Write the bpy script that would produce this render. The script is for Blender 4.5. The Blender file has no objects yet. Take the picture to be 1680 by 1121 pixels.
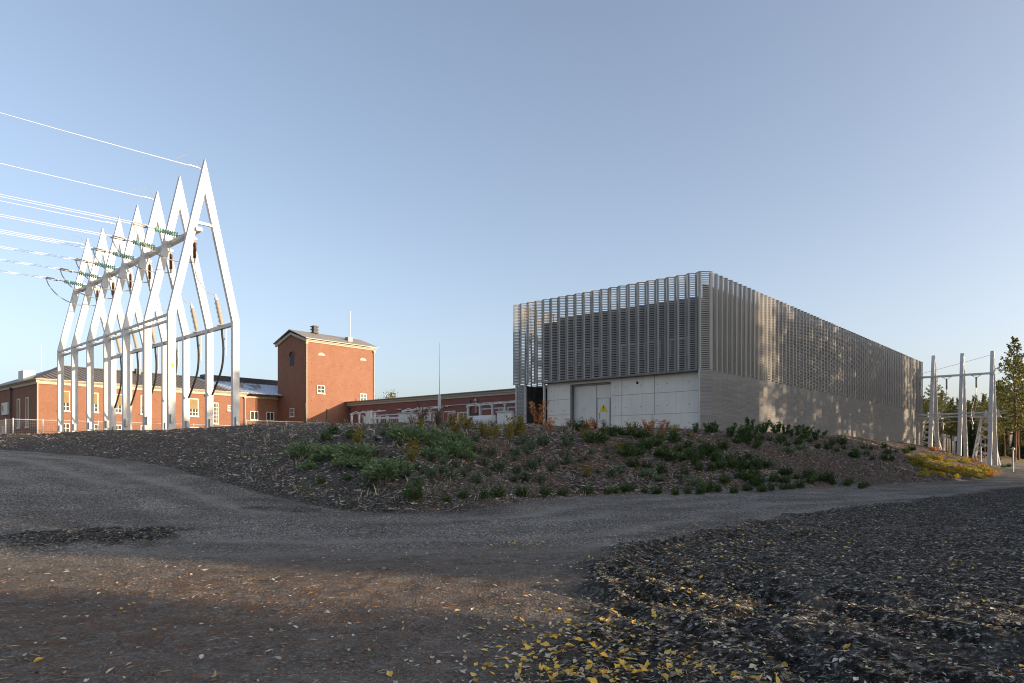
import bpy, math, random
import numpy as np
from mathutils import Vector, Matrix

# ------------------------------------------------------------------ basics
scn = bpy.context.scene
COL = scn.collection
F, CX, HZ, EYE = 1180.0, 840.0, 746.0, 1.6      # focal length, centre, horizon of the photograph (px) and eye height (m)
ANG = math.atan2(.7546, .6561)                    # the place's building grid
UX, UY = .6561, .7546
VX, VY = -.7546, .6561
rnd = random.Random(7)
nrs = np.random.RandomState(11)

def at(px, py, Y):
    return Vector(((px-CX)/F*Y, Y, EYE-(py-HZ)/F*Y))

# ------------------------------------------------------------------ materials
def nodes_of(name):
    m = bpy.data.materials.new(name); m.use_nodes = True
    nt = m.node_tree; b = nt.nodes['Principled BSDF']
    return m, nt, b
def N(nt, t, **kw):
    n = nt.nodes.new(t)
    for k, v in kw.items(): setattr(n, k, v)
    return n
def ramp(nt, fac, stops):
    r = N(nt, 'ShaderNodeValToRGB')
    cr = r.color_ramp
    while len(cr.elements) < len(stops): cr.elements.new(.5)
    for e, (p, c) in zip(cr.elements, stops):
        e.position = p; e.color = (c[0], c[1], c[2], 1) if not isinstance(c, (int, float)) else (c, c, c, 1)
    nt.links.new(fac, r.inputs[0]); return r.outputs[0]
def noise(nt, scale, detail=4, rough=.6, coord='Object', stretch=None, dist=0):
    tc = N(nt, 'ShaderNodeTexCoord'); out = tc.outputs[coord]
    if stretch:
        mp = N(nt, 'ShaderNodeMapping'); mp.inputs['Scale'].default_value = stretch
        nt.links.new(out, mp.inputs[0]); out = mp.outputs[0]
    n = N(nt, 'ShaderNodeTexNoise'); n.inputs['Scale'].default_value = scale
    n.inputs['Detail'].default_value = detail; n.inputs['Roughness'].default_value = rough
    n.inputs['Distortion'].default_value = dist
    nt.links.new(out, n.inputs['Vector']); return n.outputs['Fac']
def mix(nt, fac, a, b, mode='MIX'):
    m = N(nt, 'ShaderNodeMix', data_type='RGBA', blend_type=mode)
    if isinstance(fac, (int, float)): m.inputs[0].default_value = fac
    else: nt.links.new(fac, m.inputs[0])
    for s, i in ((a, 6), (b, 7)):
        if isinstance(s, (tuple, list)): m.inputs[i].default_value = (s[0], s[1], s[2], 1)
        else: nt.links.new(s, m.inputs[i])
    return m.outputs[2]
def math_(nt, op, a, b=0.5, clamp=False):
    m = N(nt, 'ShaderNodeMath', operation=op); m.use_clamp = clamp
    for s, i in ((a, 0), (b, 1)):
        if isinstance(s, (int, float)): m.inputs[i].default_value = s
        else: nt.links.new(s, m.inputs[i])
    return m.outputs[0]
def bump(nt, b, h, strength=.4, dist=.02):
    n = N(nt, 'ShaderNodeBump'); n.inputs['Strength'].default_value = strength; n.inputs['Distance'].default_value = dist
    nt.links.new(h, n.inputs['Height']); nt.links.new(n.outputs[0], b.inputs['Normal'])

def simple(name, c1, c2=None, scale=3, rough=.7, metal=0, bmp=0, bdist=.01, spec=.3, stretch=None, detail=5):
    m, nt, b = nodes_of(name)
    c2 = c2 or tuple(x*.8 for x in c1)
    f = noise(nt, scale, detail, stretch=stretch)
    nt.links.new(ramp(nt, f, [(.3, c2), (.7, c1)]), b.inputs['Base Color'])
    b.inputs['Roughness'].default_value = rough; b.inputs['Metallic'].default_value = metal
    b.inputs['Specular IOR Level'].default_value = spec
    if bmp: bump(nt, b, noise(nt, scale*6, 4, stretch=stretch), bmp, bdist)
    return m

def foliage(name, c1, c2, frost=0.0, trans=.25):
    m, nt, b = nodes_of(name)
    g = N(nt, 'ShaderNodeNewGeometry')
    oi = N(nt, 'ShaderNodeObjectInfo')
    r = math_(nt, 'FRACT', math_(nt, 'ADD', g.outputs['Random Per Island'], oi.outputs['Random']))
    col = ramp(nt, r, [(0, c2), (1, c1)])
    if frost:
        col = mix(nt, ramp(nt, noise(nt, 9, 3), [(.42, 0), (.62, frost)]), col, (.38, .45, .38))
    nt.links.new(col, b.inputs['Base Color'])
    b.inputs['Roughness'].default_value = .6; b.inputs['Specular IOR Level'].default_value = .25
    tr = N(nt, 'ShaderNodeBsdfTranslucent'); nt.links.new(col, tr.inputs[0])
    ms = N(nt, 'ShaderNodeMixShader'); ms.inputs[0].default_value = trans
    nt.links.new(b.outputs[0], ms.inputs[1]); nt.links.new(tr.outputs[0], ms.inputs[2])
    nt.links.new(ms.outputs[0], nt.nodes['Material Output'].inputs[0])
    return m

def brick_mat(name, ca, cb, mortar):
    m, nt, b = nodes_of(name)
    tc = N(nt, 'ShaderNodeTexCoord')
    sx = N(nt, 'ShaderNodeSeparateXYZ'); nt.links.new(tc.outputs['Object'], sx.inputs[0])
    add = math_(nt, 'ADD', sx.outputs[0], sx.outputs[1])
    cx = N(nt, 'ShaderNodeCombineXYZ'); nt.links.new(add, cx.inputs[0]); nt.links.new(sx.outputs[2], cx.inputs[1])
    br = N(nt, 'ShaderNodeTexBrick'); nt.links.new(cx.outputs[0], br.inputs['Vector'])
    br.inputs['Scale'].default_value = 1; br.inputs['Brick Width'].default_value = .27; br.inputs['Row Height'].default_value = .078
    br.inputs['Mortar Size'].default_value = .008; br.inputs['Color1'].default_value = (*ca, 1); br.inputs['Color2'].default_value = (*cb, 1)
    br.inputs['Mortar'].default_value = (*mortar, 1); br.inputs['Bias'].default_value = -.1
    col = mix(nt, ramp(nt, noise(nt, .7, 6, .7), [(.3, .0), (.75, .55)]), br.outputs[0], (ca[0]*.62, ca[1]*.6, ca[2]*.62))
    col = mix(nt, ramp(nt, noise(nt, 5, 4, .7), [(.5, 0), (.8, .5)]), col, (ca[0]*1.15, ca[1]*1.35, ca[2]*1.5))
    nt.links.new(col, b.inputs['Base Color']); b.inputs['Roughness'].default_value = .85
    b.inputs['Specular IOR Level'].default_value = .2
    bump(nt, b, br.outputs['Fac'], -.3, .01)
    return m

def concrete_mat(name, c, dark):
    m, nt, b = nodes_of(name)
    col = ramp(nt, noise(nt, .8, 7, .65, stretch=(1, 1, .6)), [(.25, dark), (.6, c), (.85, tuple(min(x*1.12, 1) for x in c))])
    st = ramp(nt, noise(nt, 1.6, 5, .7, stretch=(2.4, 2.4, .12)), [(.52, 0), (.72, .45)])
    col = mix(nt, st, col, tuple(x*.72 for x in c))
    nt.links.new(col, b.inputs['Base Color']); b.inputs['Roughness'].default_value = .8
    b.inputs['Specular IOR Level'].default_value = .25
    bump(nt, b, noise(nt, 14, 5), .15, .01)
    return m

def slat_mat(name, c1, c2):
    m, nt, b = nodes_of(name)
    oi = N(nt, 'ShaderNodeObjectInfo'); g = N(nt, 'ShaderNodeNewGeometry')
    r = math_(nt, 'FRACT', math_(nt, 'ADD', g.outputs['Random Per Island'], oi.outputs['Random']))
    col = ramp(nt, r, [(0, c2), (1, c1)])
    col = mix(nt, ramp(nt, noise(nt, 1.2, 5, .7), [(.3, 0), (.8, .5)]), col, tuple(x*.75 for x in c2))
    nt.links.new(col, b.inputs['Base Color']); b.inputs['Roughness'].default_value = .6
    b.inputs['Specular IOR Level'].default_value = .35
    return m

def roof_mat(name, c, frost_from=None):
    m, nt, b = nodes_of(name)
    col = ramp(nt, noise(nt, .6, 5, .7), [(.3, tuple(x*.75 for x in c)), (.7, c)])
    if frost_from is not None:
        tc = N(nt, 'ShaderNodeTexCoord'); sx = N(nt, 'ShaderNodeSeparateXYZ'); nt.links.new(tc.outputs['Object'], sx.inputs[0])
        f = math_(nt, 'MULTIPLY', math_(nt, 'SUBTRACT', sx.outputs[0], frost_from), .8, True)
        f2 = ramp(nt, noise(nt, .5, 5, .7), [(.36, 0), (.46, 1)])
        col = mix(nt, math_(nt, 'MULTIPLY', f, f2), col, (.55, .62, .72))
    nt.links.new(col, b.inputs['Base Color']); b.inputs['Roughness'].default_value = .5
    b.inputs['Metallic'].default_value = .1
    return m

M = {}
M['brick'] = brick_mat('red_brick', (.285, .125, .075), (.225, .095, .06), (.25, .19, .15))
M['brick_dark'] = brick_mat('dark_red_brick', (.30, .115, .09), (.23, .088, .07), (.17, .13, .12))
M['cornice'] = simple('cream_plaster', (.50, .44, .35), (.42, .37, .30), 2, .8)
M['roof'] = roof_mat('brown_sheet_roof', (.23, .19, .15), 21)
M['roof_grey'] = roof_mat('grey_sheet_roof', (.30, .28, .255))
M['dark_metal'] = simple('dark_metal', (.05, .05, .055), None, 4, .5)
M['white_frame'] = simple('white_painted_timber', (.75, .74, .7), (.62, .6, .56), 6, .6)
M['blind'] = simple('olive_blind', (.27, .2, .09), (.2, .15, .07), 4, .7)
M['white_paint'] = simple('white_painted_steel', (.64, .635, .62), (.55, .545, .535), 1.4, .45, spec=.4)
M['conc'] = concrete_mat('cast_concrete', (.79, .745, .665), (.68, .64, .57))
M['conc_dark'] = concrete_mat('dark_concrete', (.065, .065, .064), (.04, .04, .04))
M['joint'] = simple('joint_grey', (.2, .2, .195), None, 4, .9)  # grey of the concrete joint lines and tie holes
M['slat'] = slat_mat('grey_slats', (.47, .455, .43), (.38, .37, .35))
M['base_slat'] = slat_mat('grey_stone_courses', (.37, .36, .342), (.28, .273, .26))
M['steel'] = simple('brushed_steel', (.70, .67, .62), (.60, .575, .53), .8, .5, .12, stretch=(1, 1, .2))
M['steel_dark'] = simple('weathered_steel', (.22, .22, .22), (.15, .15, .15), 2, .5, .4)
M['yellow'] = simple('yellow_sign', (.75, .55, .02), (.7, .5, .02), 3, .5)
M['black'] = simple('black_paint', (.02, .02, .02), None, 3, .5)
M['galv'] = simple('galvanised_steel', (.5, .5, .49), (.4, .4, .39), 5, .5, .3)
M['wire'] = simple('aluminium_wire', (.48, .48, .48), (.40, .40, .40), 5, .4, .3)
M['cable'] = simple('black_cable', (.03, .03, .03), None, 5, .5)
M['brown_porcelain'] = simple('brown_porcelain', (.22, .085, .04), (.16, .06, .03), 5, .25, spec=.5)
M['grey_porcelain'] = simple('grey_porcelain', (.42, .37, .31), (.35, .31, .26), 5, .4)
def glass_green():
    m, nt, b = nodes_of('green_insulator_glass')
    b.inputs['Base Color'].default_value = (.36, .68, .54, 1); b.inputs['Roughness'].default_value = .12
    b.inputs['Transmission Weight'].default_value = .35; b.inputs['IOR'].default_value = 1.5
    return m
M['green_glass'] = glass_green()
def pane_mat():
    m, nt, b = nodes_of('window_glass')
    nt.links.new(ramp(nt, noise(nt, .8, 2), [(.3, (.03, .035, .04)), (.7, (.06, .065, .07))]), b.inputs['Base Color'])
    b.inputs['Roughness'].default_value = .08; b.inputs['Specular IOR Level'].default_value = .9
    return m
M['pane'] = pane_mat()
M['bark'] = simple('pine_bark', (.21, .11, .06), (.09, .055, .04), 2.2, .9, bmp=.5, bdist=.05, stretch=(1, 1, .3))
M['birch_bark'] = simple('pale_bark', (.45, .42, .38), (.2, .18, .16), 3, .9)
M['pine'] = foliage('pine_needles', (.24, .23, .07), (.10, .12, .04))
M['pine_deep'] = foliage('deep_pine_needles', (.05, .07, .025), (.025, .042, .018))
M['spruce'] = foliage('spruce_needles', (.045, .065, .026), (.02, .036, .016))
M['autumn'] = foliage('yellow_green_leaves', (.30, .24, .05), (.12, .14, .035))
M['tuft'] = foliage('dark_green_leaves', (.10, .165, .045), (.035, .07, .022), trans=.25)
M['tuft_blue'] = foliage('blue_green_needles', (.11, .155, .08), (.045, .08, .04), frost=.25, trans=.15)
M['frost_green'] = foliage('frosty_green_leaves', (.17, .25, .065), (.07, .125, .035), frost=.4, trans=.2)
M['yellowgreen'] = foliage('yellow_green_shrub', (.30, .24, .035), (.13, .12, .03))
M['sunny_yellow'] = foliage('sun_brightened_golden_leaves', (.55, .42, .05), (.26, .24, .04), trans=.45)  # leaf colour raised to carry the sunlight on the bank's right end
M['sunny_orange'] = foliage('sun_brightened_amber_leaves', (.60, .27, .05), (.38, .16, .05), trans=.45)  # amber leaves brightened likewise, sunlight put into their colour
M['orange'] = foliage('orange_shrub', (.60, .25, .07), (.34, .13, .05))
M['russet'] = foliage('russet_shrub', (.22, .11, .06), (.11, .06, .04))
M['twig'] = simple('twig', (.12, .075, .05), (.07, .045, .03), 8, .9)
M['dry_grass'] = foliage('dry_yellow_grass', (.55, .38, .12), (.34, .24, .08), trans=.35)
M['pale_grass'] = foliage('frosted_grass', (.50, .48, .38), (.26, .24, .16))
M['leaf_pale'] = foliage('pale_leaf', (.66, .57, .39), (.38, .32, .22), trans=.1)
M['leaf_yellow'] = foliage('yellow_leaf', (.76, .48, .06), (.70, .50, .15), trans=.15)
M['leaf_brown'] = foliage('brown_leaf', (.22, .11, .045), (.12, .065, .035), trans=.1)
M['leaf_frost'] = foliage('frosted_leaf', (.60, .585, .54), (.34, .33, .31), trans=.1)
M['stone'] = foliage('gravel_stone', (.30, .295, .285), (.11, .108, .105), trans=0)
M['clod'] = foliage('soil_clod', (.055, .05, .046), (.02, .018, .017), trans=0)
M['chip'] = foliage('bark_chip', (.62, .56, .50), (.08, .06, .048), trans=0)
M['needle_warmth'] = foliage('fallen_needle', (.28, .155, .08), (.13, .075, .045), trans=0)

# ------------------------------------------------------------------ mesh builder and object helpers
class MB:
    def __init__(s): s.v = []; s.f = []; s.m = []; s.cur = 0
    def add(s, vs, fs):
        o = len(s.v); s.v.extend([tuple(x) for x in vs])
        for f in fs: s.f.append(tuple(o+i for i in f)); s.m.append(s.cur)
    def box(s, c, d, R=None):
        hx, hy, hz = d[0]/2, d[1]/2, d[2]/2
        vs = [Vector((x, y, z)) for x in (-hx, hx) for y in (-hy, hy) for z in (-hz, hz)]
        if R is not None: vs = [R @ q for q in vs]
        c = Vector(c)
        s.add([q+c for q in vs], [(0,1,3,2),(4,6,7,5),(0,4,5,1),(2,3,7,6),(0,2,6,4),(1,5,7,3)])
    def span(s, x0, x1, y0, y1, z0, z1):
        s.box(((x0+x1)/2, (y0+y1)/2, (z0+z1)/2), (abs(x1-x0), abs(y1-y0), abs(z1-z0)))
    def bar(s, p, q, w, h, up=(0, 0, 1), w2=None, h2=None):
        p, q = Vector(p), Vector(q); d = (q-p).normalized(); up = Vector(up)
        a = d.cross(up)
        if a.length < 1e-4: a = d.cross(Vector((1, 0, 0)))
        a.normalize(); b = a.cross(d)
        w2 = w if w2 is None else w2; h2 = h if h2 is None else h2
        vs = [p+a*sx*w/2+b*sz*h/2 for sx, sz in ((-1,-1),(1,-1),(1,1),(-1,1))] + [q+a*sx*w2/2+b*sz*h2/2 for sx, sz in ((-1,-1),(1,-1),(1,1),(-1,1))]
        s.add(vs, [(3,2,1,0),(4,5,6,7),(0,1,5,4),(1,2,6,5),(2,3,7,6),(3,0,4,7)])
    def tube(s, pts, r, n=6):
        pts = [Vector(p) for p in pts]; k = len(pts); o = len(s.v)
        prev = None
        for i, p in enumerate(pts):
            d = (pts[min(i+1, k-1)]-pts[max(i-1, 0)]).normalized()
            a = d.cross(Vector((0, 0, 1))) if prev is None else prev-d*prev.dot(d)
            if a.length < 1e-3: a = d.cross(Vector((1, 0, 0)))
            a.normalize(); prev = a; b = d.cross(a)
            rr = r[i] if hasattr(r, '__len__') else r
            for j in range(n):
                t = 2*math.pi*j/n; s.v.append(tuple(p+a*math.cos(t)*rr+b*math.sin(t)*rr))
        for i in range(k-1):
            for j in range(n):
                s.f.append((o+i*n+j, o+i*n+(j+1)%n, o+(i+1)*n+(j+1)%n, o+(i+1)*n+j)); s.m.append(s.cur)
        s.f.append(tuple(o+j for j in range(n))[::-1]); s.m.append(s.cur)
        s.f.append(tuple(o+(k-1)*n+j for j in range(n))); s.m.append(s.cur)
    def lathe(s, prof, p, q, n=10):
        """profile [(t along p-q in metres, radius)]"""
        p, q = Vector(p), Vector(q); d = (q-p).normalized()
        s.tube([p+d*t for t, r in prof], [r for t, r in prof], n)
    def prism(s, poly, z0, z1, axis='z'):
        n = len(poly)
        def P(a, b, c):
            return {'z': (a, b, c), 'y': (a, c, b), 'x': (c, a, b)}[axis]
        vs = [P(a, b, z0) for a, b in poly]+[P(a, b, z1) for a, b in poly]
        s.add(vs, [tuple(range(n))[::-1], tuple(range(n, 2*n))]+[(i, (i+1) % n, n+(i+1) % n, n+i) for i in range(n)])
    def mesh(s, name, mats, smooth=False):
        me = bpy.data.meshes.new(name); me.from_pydata(s.v, [], s.f)
        mats = mats if isinstance(mats, (list, tuple)) else [mats]
        for m in mats: me.materials.append(m)
        if len(mats) > 1: me.polygons.foreach_set('material_index', s.m)
        if smooth: me.polygons.foreach_set('use_smooth', [True]*len(me.polygons))
        me.update(); return me
    def build(s, name, mats, parent=None, smooth=False, fix=True):
        me = s.mesh(name, mats, smooth)
        if fix:
            import bmesh
            bm = bmesh.new(); bm.from_mesh(me); bmesh.ops.recalc_face_normals(bm, faces=bm.faces); bm.to_mesh(me); bm.free()
        return link(name, me, parent)
def link(name, data, parent=None):
    o = bpy.data.objects.new(name, data); COL.objects.link(o)
    if parent: o.parent = parent
    return o
def tag(o, label=None, cat=None, group=None, kind=None):
    if label: o['label'] = label
    if cat: o['category'] = cat
    if group: o['group'] = group
    if kind: o['kind'] = kind
    return o
def thing(name, label, cat, loc=(0, 0, 0), rz=0, group=None):
    o = link(name, None); o.location = loc; o.rotation_euler = (0, 0, rz)
    o.empty_display_size = .2
    return tag(o, label, cat, group)
KIDS = {}
def copy_tree(o, parent=None):
    c = o.copy(); COL.objects.link(c)
    if parent: c.parent = parent
    for ch in list(o.children): copy_tree(ch, c)
    return c

# ------------------------------------------------------------------ noise and terrain
def _h(ix, iy, seed):
    n = (ix.astype(np.int64)*374761393 + iy.astype(np.int64)*668265263 + seed*974634777) & 0xffffffff
    n = ((n ^ (n >> 13))*1274126177) & 0xffffffff
    n = ((n ^ (n >> 16))*2246822519) & 0xffffffff
    return ((n ^ (n >> 15)) & 0xffff)/65535.0
def vnoise(x, y, seed=0):
    x = np.asarray(x, float); y = np.asarray(y, float)
    ix = np.floor(x); iy = np.floor(y); fx = x-ix; fy = y-iy
    fx = fx*fx*fx*(fx*(fx*6-15)+10); fy = fy*fy*fy*(fy*(fy*6-15)+10)
    a = _h(ix, iy, seed); b = _h(ix+1, iy, seed); c = _h(ix, iy+1, seed); d = _h(ix+1, iy+1, seed)
    return (a*(1-fx)+b*fx)*(1-fy)+(c*(1-fx)+d*fx)*fy
def fbm(x, y, seed=0, oct=4, g=.5):
    t = 0; a = 1; s = 0
    ca, sa = .8, .6
    for i in range(oct):
        t = t+a*(vnoise(x, y, seed+i)-.5); s += a; a *= g
        x, y = (x*ca-y*sa)*2.03+7.1, (x*sa+y*ca)*2.03+3.3
    return t/s*2
def sstep(a, b, x):
    t = np.clip((x-a)/(b-a), 0, 1); return t*t*(3-2*t)

FOOT = [(-110,72),(-75,60),(-48,50),(-29.9,42),(-20.5,35),(-16,31),(-12.8,28),(-8.2,23.2),(-5.9,20.9),(-4.2,19.5),(-2.3,19.2),(-.9,20.7),(.4,23.7),
        (3.7,27.2),(8,30.2),(12.9,33),(19.1,37.2),(27.7,43.5),(36,53.5),(43,63),(51,75),(57,85),(60,95),(57,108),(40,128),(0,145),(-90,150)]
def chaikin(p, k=2):
    for _ in range(k):
        q = []
        for i in range(len(p)):
            a = p[i]; b = p[(i+1) % len(p)]
            q += [(a[0]*.75+b[0]*.25, a[1]*.75+b[1]*.25), (a[0]*.25+b[0]*.75, a[1]*.25+b[1]*.75)]
        p = q
    return p
FOOTC = np.array(chaikin(FOOT))
def seg_dist(X, Y, P, closed):
    d2 = np.full(X.shape, 1e12); inside = np.zeros(X.shape, bool)
    n = len(P)
    for i in range(n if closed else n-1):
        ax, ay = P[i]; bx, by = P[(i+1) % n]
        dx, dy = bx-ax, by-ay
        t = np.clip(((X-ax)*dx+(Y-ay)*dy)/(dx*dx+dy*dy+1e-12), 0, 1)
        d2 = np.minimum(d2, (X-ax-t*dx)**2+(Y-ay-t*dy)**2)
        if closed and dy != 0:
            c = ((ay > Y) != (by > Y)) & (X < ax+(Y-ay)/dy*dx)
            inside ^= c
    return np.sqrt(d2), inside
SOILP = np.array([(-.6,-4),(-.1,2),(.12,5),(.9,8.8),(2.3,13),(5.2,17.2),(11.4,22.6),(24.9,35),(60,66),(120,118)])
SOILPOLY = np.vstack([SOILP, [(300,118),(300,-60),(-.6,-60)]])
HB = 3.12
def wear(X, Y, d):
    dd = d+.35*fbm(X*.15, Y*.15, 83, 2)+.12*fbm(X*1.2, Y*1.2, 84, 2)
    t = sum(np.exp(-((dd+c)/w)**2)*k for c, w, k in ((2.1, .34, 1), (3.9, .36, .9), (6.1, .36, .8), (7.9, .4, .9), (10.6, .4, .5), (12.3, .4, .45)))
    r = sum(np.exp(-((dd+c)/w)**2)*k for c, w, k in ((.7, .45, 1), (3.0, .3, .55), (5.0, .5, .7), (7.0, .3, .6), (9.2, .6, .8), (11.5, .4, .5)))
    br = vnoise(X*.25, Y*.25, 86)
    return np.clip(t*sstep(.2, .5, br), 0, 1), np.clip(r*sstep(.35, .65, vnoise(X*.4, Y*.4, 87)), 0, 1)
def terrain(X, Y, full=False):
    X = np.asarray(X, float); Y = np.asarray(Y, float)
    c = (-X+Y)/1.4142
    zr = np.interp(c, [13, 17, 21.9, 28.8, 33.2, 39.2, 50.8, 70, 140], [0, .06, .43, 1.03, 1.31, 1.54, 1.92, 2.4, 2.8])
    wob = fbm(X*.35, Y*.35, 3, 3)
    dm, ins = seg_dist(X, Y, FOOTC, True)
    d = np.where(ins, dm, -dm)+.25*wob*(1-np.exp(-dm))+.10*fbm(X*2.2, Y*2.2, 13, 3)
    W = np.interp(X, [-40, -22, -10, -4, 0, 8, 18, 30], [7, 6.0, 7.5, 10, 10, 8.8, 10, 12])
    s = np.clip(d/W, 0, 1)
    f = .82*np.sin(s*math.pi/2)+.18*sstep(0, 1, s)
    z = zr+(HB+.12*fbm(X*.12, Y*.12, 5, 2)*(1-sstep(0, 4, Y-70))-zr)*f
    mound = sstep(-.05, .25, d)
    ds, ins2 = seg_dist(X, Y, SOILPOLY, True)
    so = np.where(ins2, ds, -ds)+.9*fbm(X*.5, Y*.5, 21, 4)
    soil = sstep(-.35, .5, so)*(1-mound)
    heap = np.exp(-(((X+7.9)/2.2)**2+((Y-13.6)/1.7)**2)*1.4)*(1-mound)
    heap2 = np.exp(-(((X+6.2)/1.6)**2+((Y-19.5)/.7)**2)*2)*(1-mound)
    soil = np.maximum(soil, np.clip(sstep(.25, .6, heap+.5*fbm(X*1.6, Y*1.6, 31, 3)), 0, 1))
    soil = np.maximum(soil, .8*sstep(.3, .6, heap2+.4*fbm(X*1.6, Y*1.6, 33, 3)))
    near = 1-sstep(25, 60, np.hypot(X, Y))
    z = z+near*(.05*fbm(X*.6, Y*.6, 41, 3)+.020*fbm(X*3.1, Y*3.1, 43, 4)*(1+.5*soil))
    # wheel ruts pressed into the dark soil and a ridge of clods along its edge
    w1 = .22*fbm(X*.5, Y*.5, 51, 3); al = X*.55+Y*.84
    gro = 0
    for c_, k_ in ((.7, .8), (2.0, .9), (3.6, .5), (5.0, .45), (7.5, .5), (8.9, .5)):
        e = (so+w1-c_)/.2
        gro = gro+k_*(-np.exp(-e*e)*(1+.25*np.sin(al*23))+.6*np.exp(-((np.abs(e)-1.7)/.6)**2))
    nn = X*.88+Y*.46+w1
    for c_, k_ in ((4.35, 1), (5.05, .8), (6.2, 1), (6.95, .9), (8.3, .7)):
        e = (nn-c_)/.17
        gro = gro+k_*sstep(11, 8.5, Y)*(-np.exp(-e*e)*(1+.25*np.sin((X*.46-Y*.88)*26))+.7*np.exp(-((np.abs(e)-1.7)/.6)**2))
    z = z+near*soil*(.085*gro*(1-.6*sstep(12, 20, Y))*(.4+.9*vnoise(X*.7, Y*.7, 52))+.022*fbm(X*5.5, Y*5.5, 53, 4))
    ridge = np.exp(-((so-.25)/.35)**2)*(.5+fbm(X*1.3, Y*1.3, 57, 3))
    z = z+near*.09*np.clip(ridge, 0, 1)*(1-mound)
    z = z+near*.10*heap*(.6+fbm(X*4, Y*4, 59, 4))
    # tyre lines on the gravel, and the raked, chip covered bank
    trk = np.sin((Y*.9+X*.35)*2.6+1.2*fbm(X*.2, Y*.2, 61, 2))
    wr = wear(X, Y, d)
    z = z-near*(.03*wr[0]-.025*wr[1])*(1-soil)*(1-mound)
    z = z-near*.035*np.clip(trk-.3, 0, 1)*(1-soil)*(1-mound)
    z = z+mound*(.055*fbm(X*3.2, Y*3.2, 67, 4)+.06*fbm(X*.9, Y*.9, 69, 3))*(1-.6*sstep(.8, 1, s)*sstep(40, 60, Y))
    if not full: return z
    return z, soil, mound, d, s
def tz(x, y):
    return float(terrain(np.array([x]), np.array([y]))[0])
_ts = np.concatenate([np.arange(3, 60, .15), np.arange(60, 220, .5)])
def ground_at(px, py):
    """where the line of sight through a point of the photograph meets the ground"""
    X = (px-CX)/F*_ts; Z = EYE-(py-HZ)/F*_ts
    g = terrain(X, _ts)
    k = np.argmax(Z < g)
    if Z[k] >= g[k]: return None
    return Vector((X[k], _ts[k], g[k]))

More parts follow.
